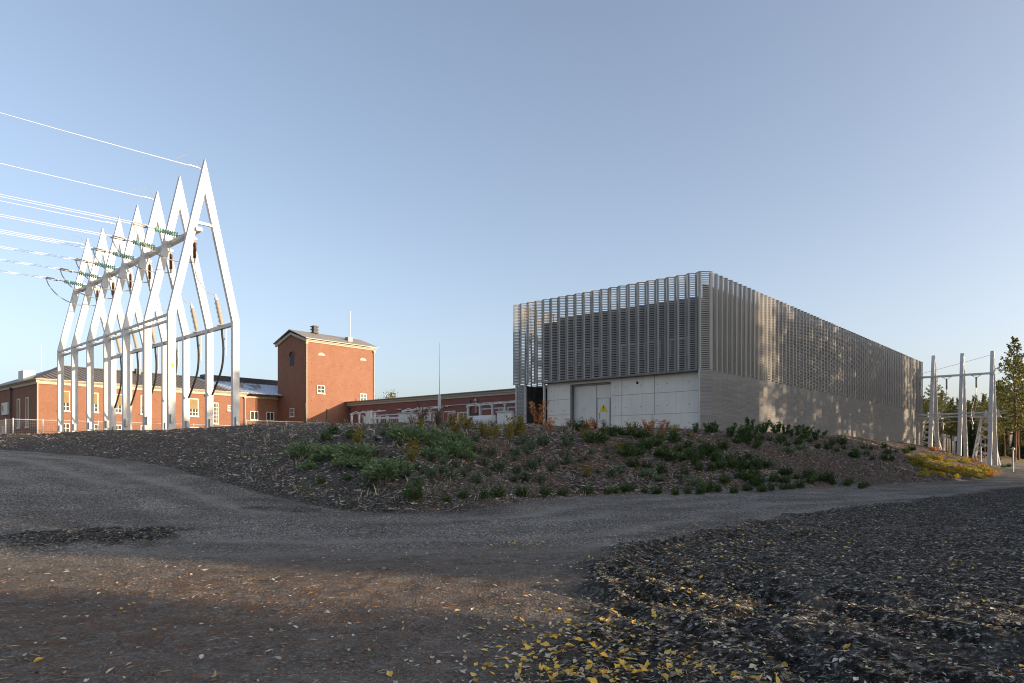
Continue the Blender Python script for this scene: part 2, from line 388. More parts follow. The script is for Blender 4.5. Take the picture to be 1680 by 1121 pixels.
# ------------------------------------------------------------------ ground (three pieces of one height field)
def ground_material():
    m, nt, b = nodes_of('ground_surface')
    at_ = N(nt, 'ShaderNodeAttribute'); at_.attribute_name = 'mask'
    sep = N(nt, 'ShaderNodeSeparateColor'); nt.links.new(at_.outputs['Color'], sep.inputs[0])
    soil, mound, field = sep.outputs[0], sep.outputs[1], sep.outputs[2]
    needle_warmth = at_.outputs['Alpha']
    # gravel road
    big = noise(nt, .45, 5, .6)
    road = ramp(nt, big, [(.3, (.20, .188, .168)), (.7, (.38, .356, .32))])
    tc = N(nt, 'ShaderNodeTexCoord')
    vo = N(nt, 'ShaderNodeTexVoronoi'); vo.inputs['Scale'].default_value = 38; nt.links.new(tc.outputs['Object'], vo.inputs['Vector'])
    sp = ramp(nt, vo.outputs['Color'], [(.3, .25), (.7, .95), (.95, 2.4)])
    road = mix(nt, 1, road, sp, 'MULTIPLY')
    vo2 = N(nt, 'ShaderNodeTexVoronoi'); vo2.inputs['Scale'].default_value = 11; nt.links.new(tc.outputs['Object'], vo2.inputs['Vector'])
    road = mix(nt, ramp(nt, vo2.outputs['Distance'], [(.10, .55), (.2, 0)]), road, (.40, .375, .345))
    nz = ramp(nt, noise(nt, 3.2, 6, .75), [(.40, 0), (.62, .9)])
    road = mix(nt, math_(nt, 'MULTIPLY', math_(nt, 'MULTIPLY', needle_warmth, nz), .65), road, (.20, .11, .065))  # needle brown, part of it standing in for warm sun
    wat = N(nt, 'ShaderNodeAttribute'); wat.attribute_name = 'wear'
    wsp = N(nt, 'ShaderNodeSeparateColor'); nt.links.new(wat.outputs['Color'], wsp.inputs[0])
    wn = ramp(nt, noise(nt, 1.3, 5, .7), [(.3, .25), (.6, 1)])
    road = mix(nt, math_(nt, 'MULTIPLY', math_(nt, 'MULTIPLY', wsp.outputs[0], wn), .75), road, mix(nt, ramp(nt, noise(nt, 30, 3, .7), [(.35, 0), (.65, 1)]), (.25, .235, .21), (.43, .405, .365)))
    road = mix(nt, math_(nt, 'MULTIPLY', math_(nt, 'MULTIPLY', wsp.outputs[1], wn), .8), road, mix(nt, ramp(nt, noise(nt, 24, 4, .8), [(.35, 0), (.65, 1)]), (.05, .043, .037), (.17, .15, .13)))
    dirt = mix(nt, ramp(nt, noise(nt, 2.2, 7, .8), [(.38, 0), (.6, 1)]), (.085, .073, .062), (.22, .195, .168))
    dirt = mix(nt, ramp(nt, noise(nt, 26, 4, .8), [(.52, 0), (.66, .9)]), dirt, (.36, .335, .30))
    dirt = mix(nt, ramp(nt, noise(nt, 19, 4, .8, stretch=(1, 1.3, 1)), [(.34, .9), (.44, 0)]), dirt, (.022, .019, .017))
    dirt = mix(nt, math_(nt, 'MULTIPLY', needle_warmth, ramp(nt, noise(nt, 3.2, 6, .75), [(.42, 0), (.6, .75)])), dirt, (.15, .085, .05))  # same brown on bare earth, partly sun warmth put into the colour
    road = mix(nt, math_(nt, 'MULTIPLY', wsp.outputs[2], .85), road, dirt)
    # dark soil
    so = ramp(nt, noise(nt, 12, 7, .78), [(.40, (.010, .009, .008)), (.53, (.05, .045, .039)), (.64, (.46, .43, .38))])
    so = mix(nt, ramp(nt, noise(nt, .8, 6, .7), [(.52, 0), (.74, .6)]), so, (.24, .225, .20))
    # bark mulch
    st = noise(nt, 5.5, 6, .75, stretch=(1.1, .9, 2.6), dist=.8)
    mu = ramp(nt, st, [(.38, (.014, .011, .009)), (.50, (.07, .056, .047)), (.58, (.26, .23, .203)), (.70, (.60, .56, .51))])
    mu = mix(nt, ramp(nt, noise(nt, .35, 4, .6), [(.42, 0), (.62, .6)]), mu, mix(nt, ramp(nt, noise(nt, 9, 5, .8), [(.4, 0), (.6, 1)]), (.065, .042, .03), (.25, .15, .10)))
    mu = mix(nt, ramp(nt, noise(nt, .9, 6, .75), [(.55, 0), (.75, .5)]), mu, (.30, .30, .295))
    fi = ramp(nt, noise(nt, 2.5, 5, .7), [(.3, (.13, .10, .045)), (.7, (.26, .19, .075))])
    col = mix(nt, soil, road, so); col = mix(nt, mound, col, mu); col = mix(nt, field, col, fi)
    nt.links.new(col, b.inputs['Base Color']); b.inputs['Roughness'].default_value = .92
    b.inputs['Specular IOR Level'].default_value = .12
    h1 = noise(nt, 22, 6, .75); h2 = noise(nt, 6, 5, .7)
    h = math_(nt, 'ADD', math_(nt, 'MULTIPLY', h1, .5), math_(nt, 'MULTIPLY', h2, 1.0))
    h = math_(nt, 'ADD', h, math_(nt, 'MULTIPLY', vo.outputs['Distance'], .45))
    h = math_(nt, 'ADD', h, math_(nt, 'MULTIPLY', math_(nt, 'MULTIPLY', st, mound), 1.6))
    bump(nt, b, h, 1.0, .075)
    return m
def make_ground():
    ang = np.concatenate([np.arange(-40, 40, .17), np.arange(40, 320, 2.5)])*math.pi/180     # measured from +Y
    rs = [.6]
    while rs[-1] < 1500: rs.append(rs[-1]*1.0125+.002)
    rs = np.array(rs); nr, na = len(rs), len(ang)
    A, R_ = np.meshgrid(ang, rs)
    X = (np.sin(A)*R_).ravel(); Y = (np.cos(A)*R_).ravel()
    z, soil, mound, d, s = terrain(X, Y, True)
    field = np.clip(sstep(.55, .95, s)*sstep(0, 8, -.35*X+.9*Y-61), 0, 1)
    field = np.maximum(field, sstep(60, 120, np.hypot(X, Y)-40*(X > 0)))
    needle_warmth = np.exp(-((X+3.2)/4)**2-((Y-8.0)/2.6)**2)*1.2+.35*np.clip(fbm(X*.3, Y*.3, 71, 3)+.2, 0, 1)  # brown needle patch; its colour also carries the warm sunlight lying there
    needle_warmth = np.clip(needle_warmth, 0, 1)
    dirt = sstep(15, 9.5, Y-.15*X+3.0*fbm(X*.35, Y*.35, 73, 4))
    left = .6*sstep(-1.5, -6, X)*(d > -.2)
    nose = sstep(2.6, .8, d+.5*fbm(X*.9, Y*.9, 77, 3))*sstep(1.5, -1.5, X)*sstep(33, 24, Y)*(d > -.3)
    co = np.stack([X, Y, z], 1)
    i = np.arange(nr-1)[:, None]*na; j = np.arange(na)[None, :]; j2 = (j+1) % na
    q = np.stack([i+j, i+na+j, i+na+j2, i+j2], -1).reshape(-1, 4)
    q = q[:, ::-1]
    fm = mound[q].mean(1); fs = soil[q].mean(1)
    big = np.hypot(co[q[:, 0], 0], co[q[:, 0], 1]) < 400
    cls = np.where(fm > .5, 1, np.where(fs > .5, 0, np.where(big & (np.abs(d[q[:, 0]]) < 60), 2, 0)))
    mat = ground_material(); wr = wear(X, Y, d)
    for k, nm in ((0, 'ground'), (1, 'embankment'), (2, 'gravel_road')):
        qq = q[cls == k]
        used, inv = np.unique(qq, return_inverse=True); inv = inv.reshape(-1, 4)
        me = bpy.data.meshes.new(nm)
        me.from_pydata(co[used].tolist(), [], inv.tolist())
        me.materials.append(mat)
        me.polygons.foreach_set('use_smooth', [True]*len(me.polygons))
        a = me.color_attributes.new('mask', 'FLOAT_COLOR', 'POINT')
        a.data.foreach_set('color', np.stack([np.maximum(soil, .9*np.maximum(nose, left > 0))[used], (mound*(1-np.maximum(.75*nose, left)))[used], field[used], needle_warmth[used]], 1).astype(np.float32).ravel())
        w2 = np.stack([wr[0][used], wr[1][used], dirt[used], 0*wr[0][used]+1], 1)
        a = me.color_attributes.new('wear', 'FLOAT_COLOR', 'POINT'); a.data.foreach_set('color', w2.astype(np.float32).ravel())
        me.update()
        tag(link(nm, me), kind='structure')
make_ground()

# ------------------------------------------------------------------ scatter (what nobody could count)
def merge_scatter(name, tv, tf, P, S, mats, matidx, label, normal_jit=.3, yaw=None, flat=1.0, cat=None):
    """many small copies of a small shape (tv, tf) laid on the ground as one mesh"""
    tv = np.array(tv, float); n = len(P)
    yaw = nrs.rand(n)*2*math.pi if yaw is None else yaw
    tx = (nrs.rand(n)-.5)*2*normal_jit; ty = (nrs.rand(n)-.5)*2*normal_jit
    c, s_ = np.cos(yaw), np.sin(yaw)
    V = tv[None]*S[:, None, None]
    V = V*np.array([1, 1, flat])
    x = V[..., 0]*c[:, None]-V[..., 1]*s_[:, None]; y = V[..., 0]*s_[:, None]+V[..., 1]*c[:, None]
    zz = V[..., 2]+x*tx[:, None]+y*ty[:, None]
    co = np.stack([x+P[:, None, 0], y+P[:, None, 1], zz+P[:, None, 2]], -1).reshape(-1, 3)
    k = len(tv)
    faces = []; mi = []
    for i in range(n):
        o = i*k
        for f in tf: faces.append([o+a for a in f]); mi.append(matidx[i])
    me = bpy.data.meshes.new(name); me.from_pydata(co.tolist(), [], faces)
    for m in mats: me.materials.append(m)
    me.polygons.foreach_set('material_index', mi); me.update()
    return tag(link(name, me), label, cat, kind='stuff')
def bary_pts(n, ymin, ymax, spread=.78, power=1.0):
    """ground points, denser near the viewer's path where single pieces can be seen"""
    t = nrs.rand(n); Y = ymin*(ymax/ymin)**(t**power)
    X = (nrs.rand(n)*2-1)*spread*Y
    return X, Y
def slope_at(X, Y):
    e = .05
    z = terrain(X, Y)
    return z, (terrain(X+e, Y)-z)/e, (terrain(X, Y+e)-z)/e

STONE_V = [(-.5,-.3,0),(.1,-.5,.05),(.5,-.1,0),(.3,.45,.05),(-.3,.4,0),(-.15,-.1,.38),(.18,.08,.42)]
STONE_F = [(0,1,5),(1,2,6),(1,6,5),(2,3,6),(3,4,5),(3,5,6),(4,0,5)]
LEAF_V = [(0,-.5,.04),(.26,-.22,.10),(.30,.05,.14),(.12,.36,.06),(0,.62,.12),(-.12,.36,.06),(-.30,.05,.14),(-.26,-.22,.10),(0,0,0.0)]
LEAF_F = [(8,0,1),(8,1,2),(8,2,3),(8,3,4),(8,4,5),(8,5,6),(8,6,7),(8,7,0)]
def scatter_ground():
    X, Y = bary_pts(22000, 3.6, 24, power=.9)
    z, soil, mound, d, s = terrain(X, Y, True)
    k = (mound < .3) & (nrs.rand(len(X)) < np.clip((Y-3)/9, .22, 1)*(.25+.75*vnoise(X*.9, Y*.9, 95)))
    X, Y, z = X[k], Y[k], z[k]
    S = .004+.010*nrs.rand(len(X))**3+.002*Y/10
    S = np.where(nrs.rand(len(X)) < .006, S*2.6, S)
    merge_scatter('gravel', STONE_V, STONE_F, np.stack([X, Y, z-.003], 1), S*2, [M['stone']], [0]*len(X), 'loose grey gravel and grit strewn over the dirt road', .2)
    # clods of wet soil on the dark ground
    X, Y = bary_pts(44000, 3.6, 34, power=.85)
    z, soil, mound, d, s = terrain(X, Y, True)
    k = (soil > .35) & (nrs.rand(len(X)) < .35+.65*vnoise(X*1.1, Y*1.1, 91))
    X, Y, z = X[k], Y[k], z[k]
    S = .009+.045*nrs.rand(len(X))**4
    merge_scatter('soil_clods', STONE_V, STONE_F, np.stack([X, Y, z-.012], 1), S*1.5, [M['clod']], [0]*len(X), 'crumbled black clods of soil over the dark ground', .35, flat=1.3)
    # needles and straw
    X, Y = bary_pts(24000, 3.6, 24, power=.85)
    z, soil, mound, d, s = terrain(X, Y, True)
    w = np.exp(-((X+3.2)/4.2)**2-((Y-7.5)/3)**2)*.42+.16+.6*soil
    k = (mound < .3) & (nrs.rand(len(X)) < w)
    X, Y, z = X[k], Y[k], z[k]
    nv = [(-.5,-.03,0),(.5,-.03,.06),(.5,.03,.06),(-.5,.03,.02),(0,0,.10)]
    mi = np.where(nrs.rand(len(X)) < .22+.55*soil[k], 1, 0)
    merge_scatter('pine_needles_litter', nv, [(0,4,3),(0,1,4),(1,2,4),(2,3,4)], np.stack([X, Y, z+.004], 1), .035+.07*nrs.rand(len(X))**2, [M['needle_warmth'], M['pale_grass']], list(mi), 'rusty fallen pine needles and straw across the gravel', .15)
    # bark chips on the embankment
    n = 30000
    px = nrs.rand(n)*1700-10; Y = 19+nrs.rand(n)**1.25*34
    X = (px-CX)/F*Y
    z, soil, mound, d, s = terrain(X, Y, True)
    k = (mound > .5) & (s < .999)
    X, Y, z = X[k], Y[k], z[k]
    cv = [(-.5,-.1,0),(.5,-.14,.02),(.45,.12,0),(-.5,.1,.03),(-.4,-.05,.13),(.4,-.06,.16),(.4,.06,.12),(-.4,.06,.14)]
    cf = [(4,5,6,7),(0,1,5,4),(1,2,6,5),(2,3,7,6),(3,0,4,7)]
    yaw = np.arctan2(.5, 1)+nrs.randn(len(X))*.8
    merge_scatter('bark_mulch', cv, cf, np.stack([X, Y, z-.005], 1), .04+.14*nrs.rand(len(X))**2.5, [M['chip']], [0]*len(X), 'grey and brown bark chips covering the embankment', .45, yaw=yaw)
scatter_ground()

def weeds():
    n = 4200; g = random.Random(5); b = MB()
    pxx = nrs.rand(n)*1300+400; YY = 20+nrs.rand(n)**1.1*36; XX = (pxx-CX)/F*YY
    zz, so_, mo_, d_, s_ = terrain(XX, YY, True)
    dens = vnoise(XX*.6, YY*.6, 81)
    for i in range(n):
        if mo_[i] < .6 or s_[i] > .9995 or dens[i] < .38: continue
        b.cur = g.choice((0, 0, 1, 2, 2))
        for q in range(g.choice((2, 3, 5))):
            h = g.uniform(.08, .34); d = Vector((g.gauss(0, .45), g.gauss(0, .45), 1))*h; s = Vector((g.gauss(0, 1), g.gauss(0, 1), 0)).normalized()*.011
            p = Vector((XX[i]+g.gauss(0, .05), YY[i]+g.gauss(0, .05), zz[i]-.02))
            b.add([p-s, p+s, p+d*.6+s*.8+Vector((.015, 0, 0)), p+d], [(0, 1, 2, 3)])
    tag(b.build('bank_weeds', [M['pale_grass'], M['russet'], M['tuft']], None, fix=False), 'thin weeds and dead stalks among the bark on the bank', kind='stuff')
weeds()
def leaf_density(X, Y, soil):
    c = np.exp(-((X-.45)/.62)**2-((Y-6.0)/1.2)**2)*2.2          # drift at the edge of the dark soil
    c += np.exp(-((X-1.1)/.7)**2-((Y-5.0)/.7)**2)*1.2
    c += np.exp(-((X-1.6)/1.0)**2-((Y-8.6)/1.8)**2)*.45
    c += np.exp(-((X-2.0-.25*(Y-9))/.7)**2)*sstep(6, 8, Y)*sstep(17, 13, Y)*.55
    c += np.exp(-((X-4.6)/2.6)**2-((Y-15.5)/2.5)**2)*.8
    c += np.exp(-((X-.25)/.6)**2-((Y-13.1)/.6)**2)*1.6
    foot = seg_dist(X, Y, FOOTC, True)[0]
    c += 2.2*np.exp(-(foot/.22)**2)*(X < .5)*(X > -6)
    return .13+.80*soil+c, c
def leaves():
    X, Y = bary_pts(34000, 3.8, 30, spread=.78, power=.8)
    z, soil, mound, d, s = terrain(X, Y, True)
    den, drf = leaf_density(X, Y, soil)
    k = (nrs.rand(len(X)) < den*.46) & (mound < .4)
    X, Y, z, soil, den, drf = X[k], Y[k], z[k], soil[k], den[k], drf[k]
    u = nrs.rand(len(X)); drift = np.clip(drf/1.1, 0, 1)
    mi = np.where(u < .045+.42*drift, 1, np.where(u < .50+.30*drift, 0, np.where(u < .80+.12*drift, 3, 2)))
    S = .022+.044*nrs.rand(len(X))**1.5; S = np.where(mi == 1, S*1.2, S)
    order = np.argsort(-(S/Y)); n_ind = 290
    ind, rest = order[:n_ind], order[n_ind:]
    mats = [M['leaf_pale'], M['leaf_yellow'], M['leaf_brown'], M['leaf_frost']]
    merge_scatter('leaf_litter', LEAF_V, LEAF_F, np.stack([X, Y, z+.008], 1)[rest], S[rest], mats, list(mi[rest]), 'small fallen birch leaves scattered thinly over the road and soil', .45)
    n = 9000; pxx = nrs.rand(n)*1700-10; YY = 19+nrs.rand(n)**1.2*36; XX = (pxx-CX)/F*YY
    zz, so_, mo_, d_, s_ = terrain(XX, YY, True); kk = (mo_ > .5) & (s_ < .999)
    merge_scatter('bank_leaf_litter', LEAF_V, LEAF_F, np.stack([XX, YY, zz+.02], 1)[kk], (.05+.07*nrs.rand(n))[kk], [M['leaf_pale'], M['leaf_brown'], M['leaf_yellow']], list(nrs.choice([0, 1, 1, 0, 0, 2], n)[kk]), 'small faded leaves caught among the bark chips of the bank', .5)
    names = ['pale', 'yellow', 'brown', 'frosted']
    me = []
    for c in range(4):
        row = []
        for v in range(3):
            b = MB(); r = random.Random(50+v)
            cv = [(x*(1+.25*r.uniform(-1, 1)), y, zz*(1+1.6*r.random())+.12*v*x) for x, y, zz in LEAF_V]
            b.add(cv, LEAF_F); b.tube([(0, -.5, .04), (.03, -.72, .06), (.05, -.85, .04)], .018, 4)
            row.append(b.mesh('birch_leaf', mats[c]))
        me.append(row)
    for q, i in enumerate(ind):
        c = int(mi[i]); o = link('fallen_leaf', me[c][q % 3])
        o.location = (X[i], Y[i], z[i]+.008+.012*rnd.random()); o.scale = (S[i]*1.05,)*3
        o.rotation_euler = (rnd.gauss(0, .35), rnd.gauss(0, .35), rnd.random()*6.28)
        if rnd.random() < .3: o.rotation_euler[0] = rnd.uniform(.5, 1.3); o.rotation_euler[1] = rnd.uniform(-.8, .8)
        where = 'dark soil at the right of the foreground' if soil[i] > .5 else 'gravel in the foreground'
        tag(o, f'small {names[c]} birch leaf fallen on the {where}', 'leaf', f'{names[c]} birch leaves on the {where}')
leaves()

# ------------------------------------------------------------------ plants on the bank
def leafy(n, r, h, leaf, seed, mode='dome', twigs=6, aspect=.4):
    g = random.Random(seed); b = MB()
    b.cur = 1
    for i in range(twigs):
        a = g.random()*6.28; rr = r*g.uniform(.2, .8); hh = h*g.uniform(.5, .95)
        b.tube([(0, 0, -.03), (rr*.4*math.cos(a), rr*.4*math.sin(a), hh*.5), (rr*math.cos(a), rr*math.sin(a), hh)], [.012, .008, .003], 4)
    b.cur = 0
    lob = [(g.random()*6.28, g.uniform(.75, 1.2)) for _ in range(5)]
    for i in range(n):
        a = g.random()*6.28
        k = 1+.25*sum(math.cos((a-la))*lw for la, lw in lob)/2.5
        if mode == 'dome':
            t = g.random()**.6; e = math.acos(g.random())
            p = Vector((math.cos(a)*math.sin(e)*r*t*k, math.sin(a)*math.sin(e)*r*t*k, math.cos(e)*h*t*g.uniform(.8, 1.1)+.02))
            d = Vector((math.cos(a)*.8, math.sin(a)*.8, g.uniform(.2, 1.2)))
        elif mode == 'spike':
            a0, lw = lob[i % 5]; t = g.random(); rr = r*(.25+.55*lw*t)
            p = Vector((math.cos(a0)*rr+g.gauss(0, r*.16), math.sin(a0)*rr+g.gauss(0, r*.16), h*t*lw*.9+.02))
            d = Vector((math.cos(a)*.6, math.sin(a)*.6, g.uniform(.3, 1.6)))
        else:                                                    # grass fan
            rr = r*.35*g.random(); p = Vector((math.cos(a)*rr, math.sin(a)*rr, 0))
            d = Vector((math.cos(a)*g.uniform(.1, .9), math.sin(a)*g.uniform(.1, .9), 1))
        d.normalize(); L = leaf*g.uniform(.6, 1.4)
        sd = d.cross(Vector((g.gauss(0, 1), g.gauss(0, 1), g.gauss(0, 1)))).normalized()*L*aspect*.5
        up = d*L
        bend = Vector((0, 0, -.25*L)) if mode != 'grass' else Vector((d.x*.3*L, d.y*.3*L, -.25*L))
        b.add([p-sd*.3, p+sd*.3, p+up*.55+sd, p+up+bend, p+up*.55-sd], [(0, 1, 2, 3, 4)])
    return b
PLANT = {}
def plant_kind(key, mats, variants):
    PLANT[key] = [b.mesh(key, mats) for b in variants]
plant_kind('tuft', [M['tuft'], M['twig']], [leafy(230, .22, .42, .11, s, 'dome') for s in (1, 2, 3)])
plant_kind('blue', [M['tuft_blue'], M['twig']], [leafy(200, .20, .42, .10, s, 'dome') for s in (4, 5, 6)])
plant_kind('frost', [M['frost_green'], M['twig']], [leafy(420, .62, .48, .16, s, 'dome') for s in (7, 8, 9)])
plant_kind('upright', [M['tuft'], M['twig']], [leafy(260, .34, .75, .15, s, 'spike', aspect=.5) for s in (10, 11, 12)])
plant_kind('yellow', [M['yellowgreen'], M['twig']], [leafy(260, .42, .80, .12, s, 'spike', 12, .5) for s in (13, 14, 15)])
plant_kind('orange', [M['orange'], M['twig']], [leafy(230, .5, .95, .12, s, 'spike', 16, .5) for s in (16, 17, 18)])
plant_kind('russet', [M['russet'], M['twig']], [leafy(90, .42, .75, .10, s, 'spike', 24, .4) for s in (19, 20, 21)])
plant_kind('grass', [M['pale_grass'], M['twig']], [leafy(80, .5, .3, .38, s, 'grass', 0, .022) for s in (22, 23, 24)])
plant_kind('lowyellow', [M['sunny_yellow'], M['twig']], [leafy(240, .6, .35, .15, s, 'dome') for s in (25, 26, 27)])
plant_kind('loworange', [M['sunny_orange'], M['twig']], [leafy(240, .55, .4, .15, s, 'dome') for s in (28, 29, 30)])
PNAME = dict(tuft='shrub', blue='shrub', frost='leafy_plant', upright='shrub', yellow='shrub', orange='shrub', russet='shrub', grass='grass_tuft', lowyellow='shrub', loworange='shrub')
PCAT = dict(frost='plant', grass='grass tuft')
n_plants = 0
def put(kind, px, py, label, group, size=1.0, jit=6):
    global n_plants
    p = ground_at(px+rnd.uniform(-jit, jit), py+rnd.uniform(-jit, jit)*.8)
    if p is None: return None
    o = link(PNAME[kind], rnd.choice(PLANT[kind])); o.location = p+Vector((0, 0, -.02))
    k = size*rnd.choice((.72, .82, .92, 1.0, 1.15, 1.35))*rnd.uniform(.9, 1.1); o.scale = (k*rnd.uniform(.85, 1.15), k*rnd.uniform(.85, 1.15), k*rnd.uniform(.8, 1.15))
    o.rotation_euler = (0, 0, rnd.random()*6.28)
    n_plants += 1
    return tag(o, label, PCAT.get(kind, 'shrub'), group)
Z2 = lambda L: [(460+x/3.818, 670+y/3.818) for x, y in L]
Z3 = lambda L: [(840+x/4, 670+y/4) for x, y in L]
Z4 = lambda L: [(1200+x/3.5, 680+y/3.5) for x, y in L]
G1 = 'low green shrubs in the row along the foot of the bank'
for x, y in Z2([(840,585),(1030,588),(1140,575),(1265,572),(1370,558),(1515,552)])+Z3([(65,578),(215,570),(330,572),(490,562),(620,565),(670,565),(740,562),(780,562),(870,562),(955,565),(1070,570),(1155,555),(1225,560),(1290,552),(1350,555),(1450,555),(1545,545),(1640,548)]):
    put('tuft', x, y, 'low dark green cushion shrub in the row along the foot of the bank', G1, .85, 2)
for x, y in Z4([(10,455),(95,440),(180,440),(235,440),(300,435),(340,435)]):
    put('tuft', x, y, 'low dark green cushion shrub in the row along the foot of the bank', G1, .9, 2)
for x, y in Z2([(160,325),(215,330),(240,310),(290,315),(340,285),(350,300),(400,330),(430,345),(455,330),(520,340),(560,355),(490,370),(180,390),(620,440),(650,455),(740,385),(690,390)]):
    put('frost', x, y, 'frosty green leafy plant on the left shoulder of the bank', 'frosty green plants on the left shoulder of the bank', .85)
for x, y in Z2([(955,225),(1000,285),(1060,300),(1100,290),(1140,325),(940,305),(830,185),(870,185),(1010,190),(1060,215),(1090,250),(1120,260),(920,195),(780,185),(720,180)]):
    put('frost', x, y, 'frosty green leafy plant just below the crest of the bank', 'frosty green plants below the crest of the bank', .8)
for x, y in Z2([(350,170),(440,160),(280,220),(415,205),(520,190),(510,250),(620,215),(640,165),(860,125),(700,310),(560,500),(590,500),(760,240),(850,270),(830,330),(260,460),(430,440),(620,280)]):
    put('yellow' if rnd.random() < .35 else 'tuft', x, y, 'small bushy shrub among the mulch of the left shoulder', 'small shrubs on the left shoulder of the bank', .62)
for x, y in Z2([(1200,270),(1240,300),(1310,300),(1410,330),(1470,310),(1480,345),(1265,360),(1335,370),(1400,410),(1500,410),(1575,400),(1560,270),(1520,225),(1640,220),(1610,345),(920,390),(870,400),(960,460),(1010,420),(1080,455),(1155,445),(1090,380),(1160,390),(800,455),(880,500),(960,340),(1020,360),(1240,480),(1440,450),(1530,470),(1620,480),(1300,430),(1220,230)]):
    put('blue', x, y, 'small blue green shrub on the mulch slope below the left end of the grey building', 'blue green shrubs on the slope below the left end of the building', .8)
for x, y in Z3([(80,240),(190,230),(240,225),(320,220),(345,260),(390,210),(395,260),(110,290),(160,365),(340,315),(430,350),(500,330),(500,300),(120,420),(50,430),(240,400),(310,380),(85,490),(180,495),(630,340),(610,280),(370,360),(30,330),(560,420),(640,440),(690,445)]):
    put('blue', x, y, 'small blue green shrub on the mulch slope below the concrete wall', 'blue green shrubs on the slope below the concrete wall', .8)
for x, y in Z3([(560,210),(640,205),(735,195),(810,190),(890,210),(970,215),(600,155),(695,160),(780,170),(420,165),(530,230),(1080,245),(1010,270),(750,275),(790,260),(850,250),(900,265),(940,270),(880,290),(770,320),(960,310),(970,345),(840,320),(785,375),(1050,360),(1110,350),(1150,340),(1080,290),(1170,260),(1180,310),(1250,300),(1270,330),(1240,350),(1340,330),(1390,300),(1350,360),(1300,400),(1360,410),(1230,430),(1120,440),(985,420),(890,410),(1450,330),(1430,400),(1530,350),(1510,410),(1560,400),(1390,490),(1500,480),(1600,470),(1620,400),(1200,360),(1320,290),(1370,280),(1280,270)]):
    put('tuft', x, y, 'dark green shrub in the thick planting on the middle of the slope', 'dark green shrubs on the middle of the slope', 1.0)
for x, y in Z3([(1370,300),(1095,475),(900,425),(940,490),(1210,495),(680,290)])+Z4([(310,225),(400,215)]):
    put('frost', x, y, 'bright green leafy plant standing out among the dark shrubs', 'bright green plants among the dark shrubs', .5)
for x, y in Z3([(990,115),(1110,130),(1160,120),(1190,120),(1230,125),(1220,150),(1280,160),(1330,170),(1300,180),(1430,205),(1500,190),(1510,135),(1580,150),(1640,155),(1600,195),(1560,230),(1520,215),(1610,235)])+Z4([(60,85),(125,100),(170,105),(215,110),(255,118),(300,112),(340,115),(380,130),(410,132),(430,135),(480,135),(520,140)]):
    put('upright', x, y, 'upright dark leafy shrub in the top row before the grey wall', 'upright dark shrubs along the top of the bank', .85)
for x, y in Z4([(60,150),(40,170),(130,185),(150,140),(240,160),(300,155),(330,170),(380,185),(280,190),(440,165),(500,190),(550,205),(600,205),(640,210),(690,215),(720,245),(760,245),(800,250),(680,245),(590,170),(640,180),(750,200),(820,215),(880,265),(930,265),(980,275),(1050,300),(860,210),(900,225),(960,210),(1000,220),(1040,215),(90,320),(70,385),(50,325),(40,300),(150,320),(200,325),(270,330),(300,350),(130,385),(230,385),(160,405),(310,395),(370,375),(330,410),(420,385),(460,395),(480,345),(540,395),(550,370),(600,400),(640,405),(520,370),(680,405),(730,410),(770,405),(440,345),(390,410)]):
    put('tuft', x, y, 'dark green shrub on the bank below the long side of the grey building', 'dark green shrubs below the long side of the building', .9)
for x, y in Z3([(70,110),(60,90)]):
    put('orange', x, y, 'orange shrub at the open left corner of the grey building', 'orange shrubs by the open corner', .85, 2)
put('orange', *Z3([(180,105)])[0], 'orange shrub in front of the dark doorway opening', None, .9, 1)
put('orange', *Z3([(250,150)])[0], 'low orange shrub below the bright orange one by the concrete wall', None, .75, 1)
put('orange', *Z3([(290,110)])[0], 'brightest orange shrub against the left end of the concrete wall', None, 1.1, 1)
for x, y in Z3([(345,165),(450,125),(500,120),(490,150),(470,105)]):
    put('russet' if rnd.random() < .6 else 'loworange', x, y, 'russet twiggy shrub in front of the steel doors', 'russet shrubs before the steel doors', .9, 2)
for x, y in Z3([(380,110),(560,120),(620,115),(660,110),(710,120),(770,115),(830,125),(880,130)]):
    put('russet', x, y, 'thin russet shrub with bare twigs along the concrete wall', 'bare twiggy shrubs along the concrete wall', .85)
for x, y in Z3([(900,145),(930,140),(960,150),(920,160)]):
    put('orange', x, y, 'golden orange shrub in the clump under the concrete wall', 'golden shrubs in the clump under the concrete wall', .6)
for x, y in Z3([(45,190),(65,160),(800,165),(1040,130),(1060,125),(1080,190),(1140,175),(1190,215),(1010,180),(490,205),(680,300),(480,440)]):
    put('yellow', x, y, 'yellow green shrub on the upper bank before the building', 'yellow green shrubs on the upper bank before the building', .58)
for x, y in Z2([(1150,110),(1110,150),(1180,120),(1240,180),(1335,190),(1320,200),(1425,190),(1500,180),(1480,170)]):
    put('yellow', x, y, 'yellow green shrub on the crest left of the grey building', 'yellow green shrubs on the crest left of the building', .72)
for x, y in Z2([(870,95),(960,120),(1050,90),(1090,110),(1240,100),(1340,110),(1440,100),(830,90),(1280,60),(1180,70)]):
    put('russet', x, y, 'dark russet shrub on the crest in front of the white substation gear', 'russet shrubs on the crest before the substation gear', .85)
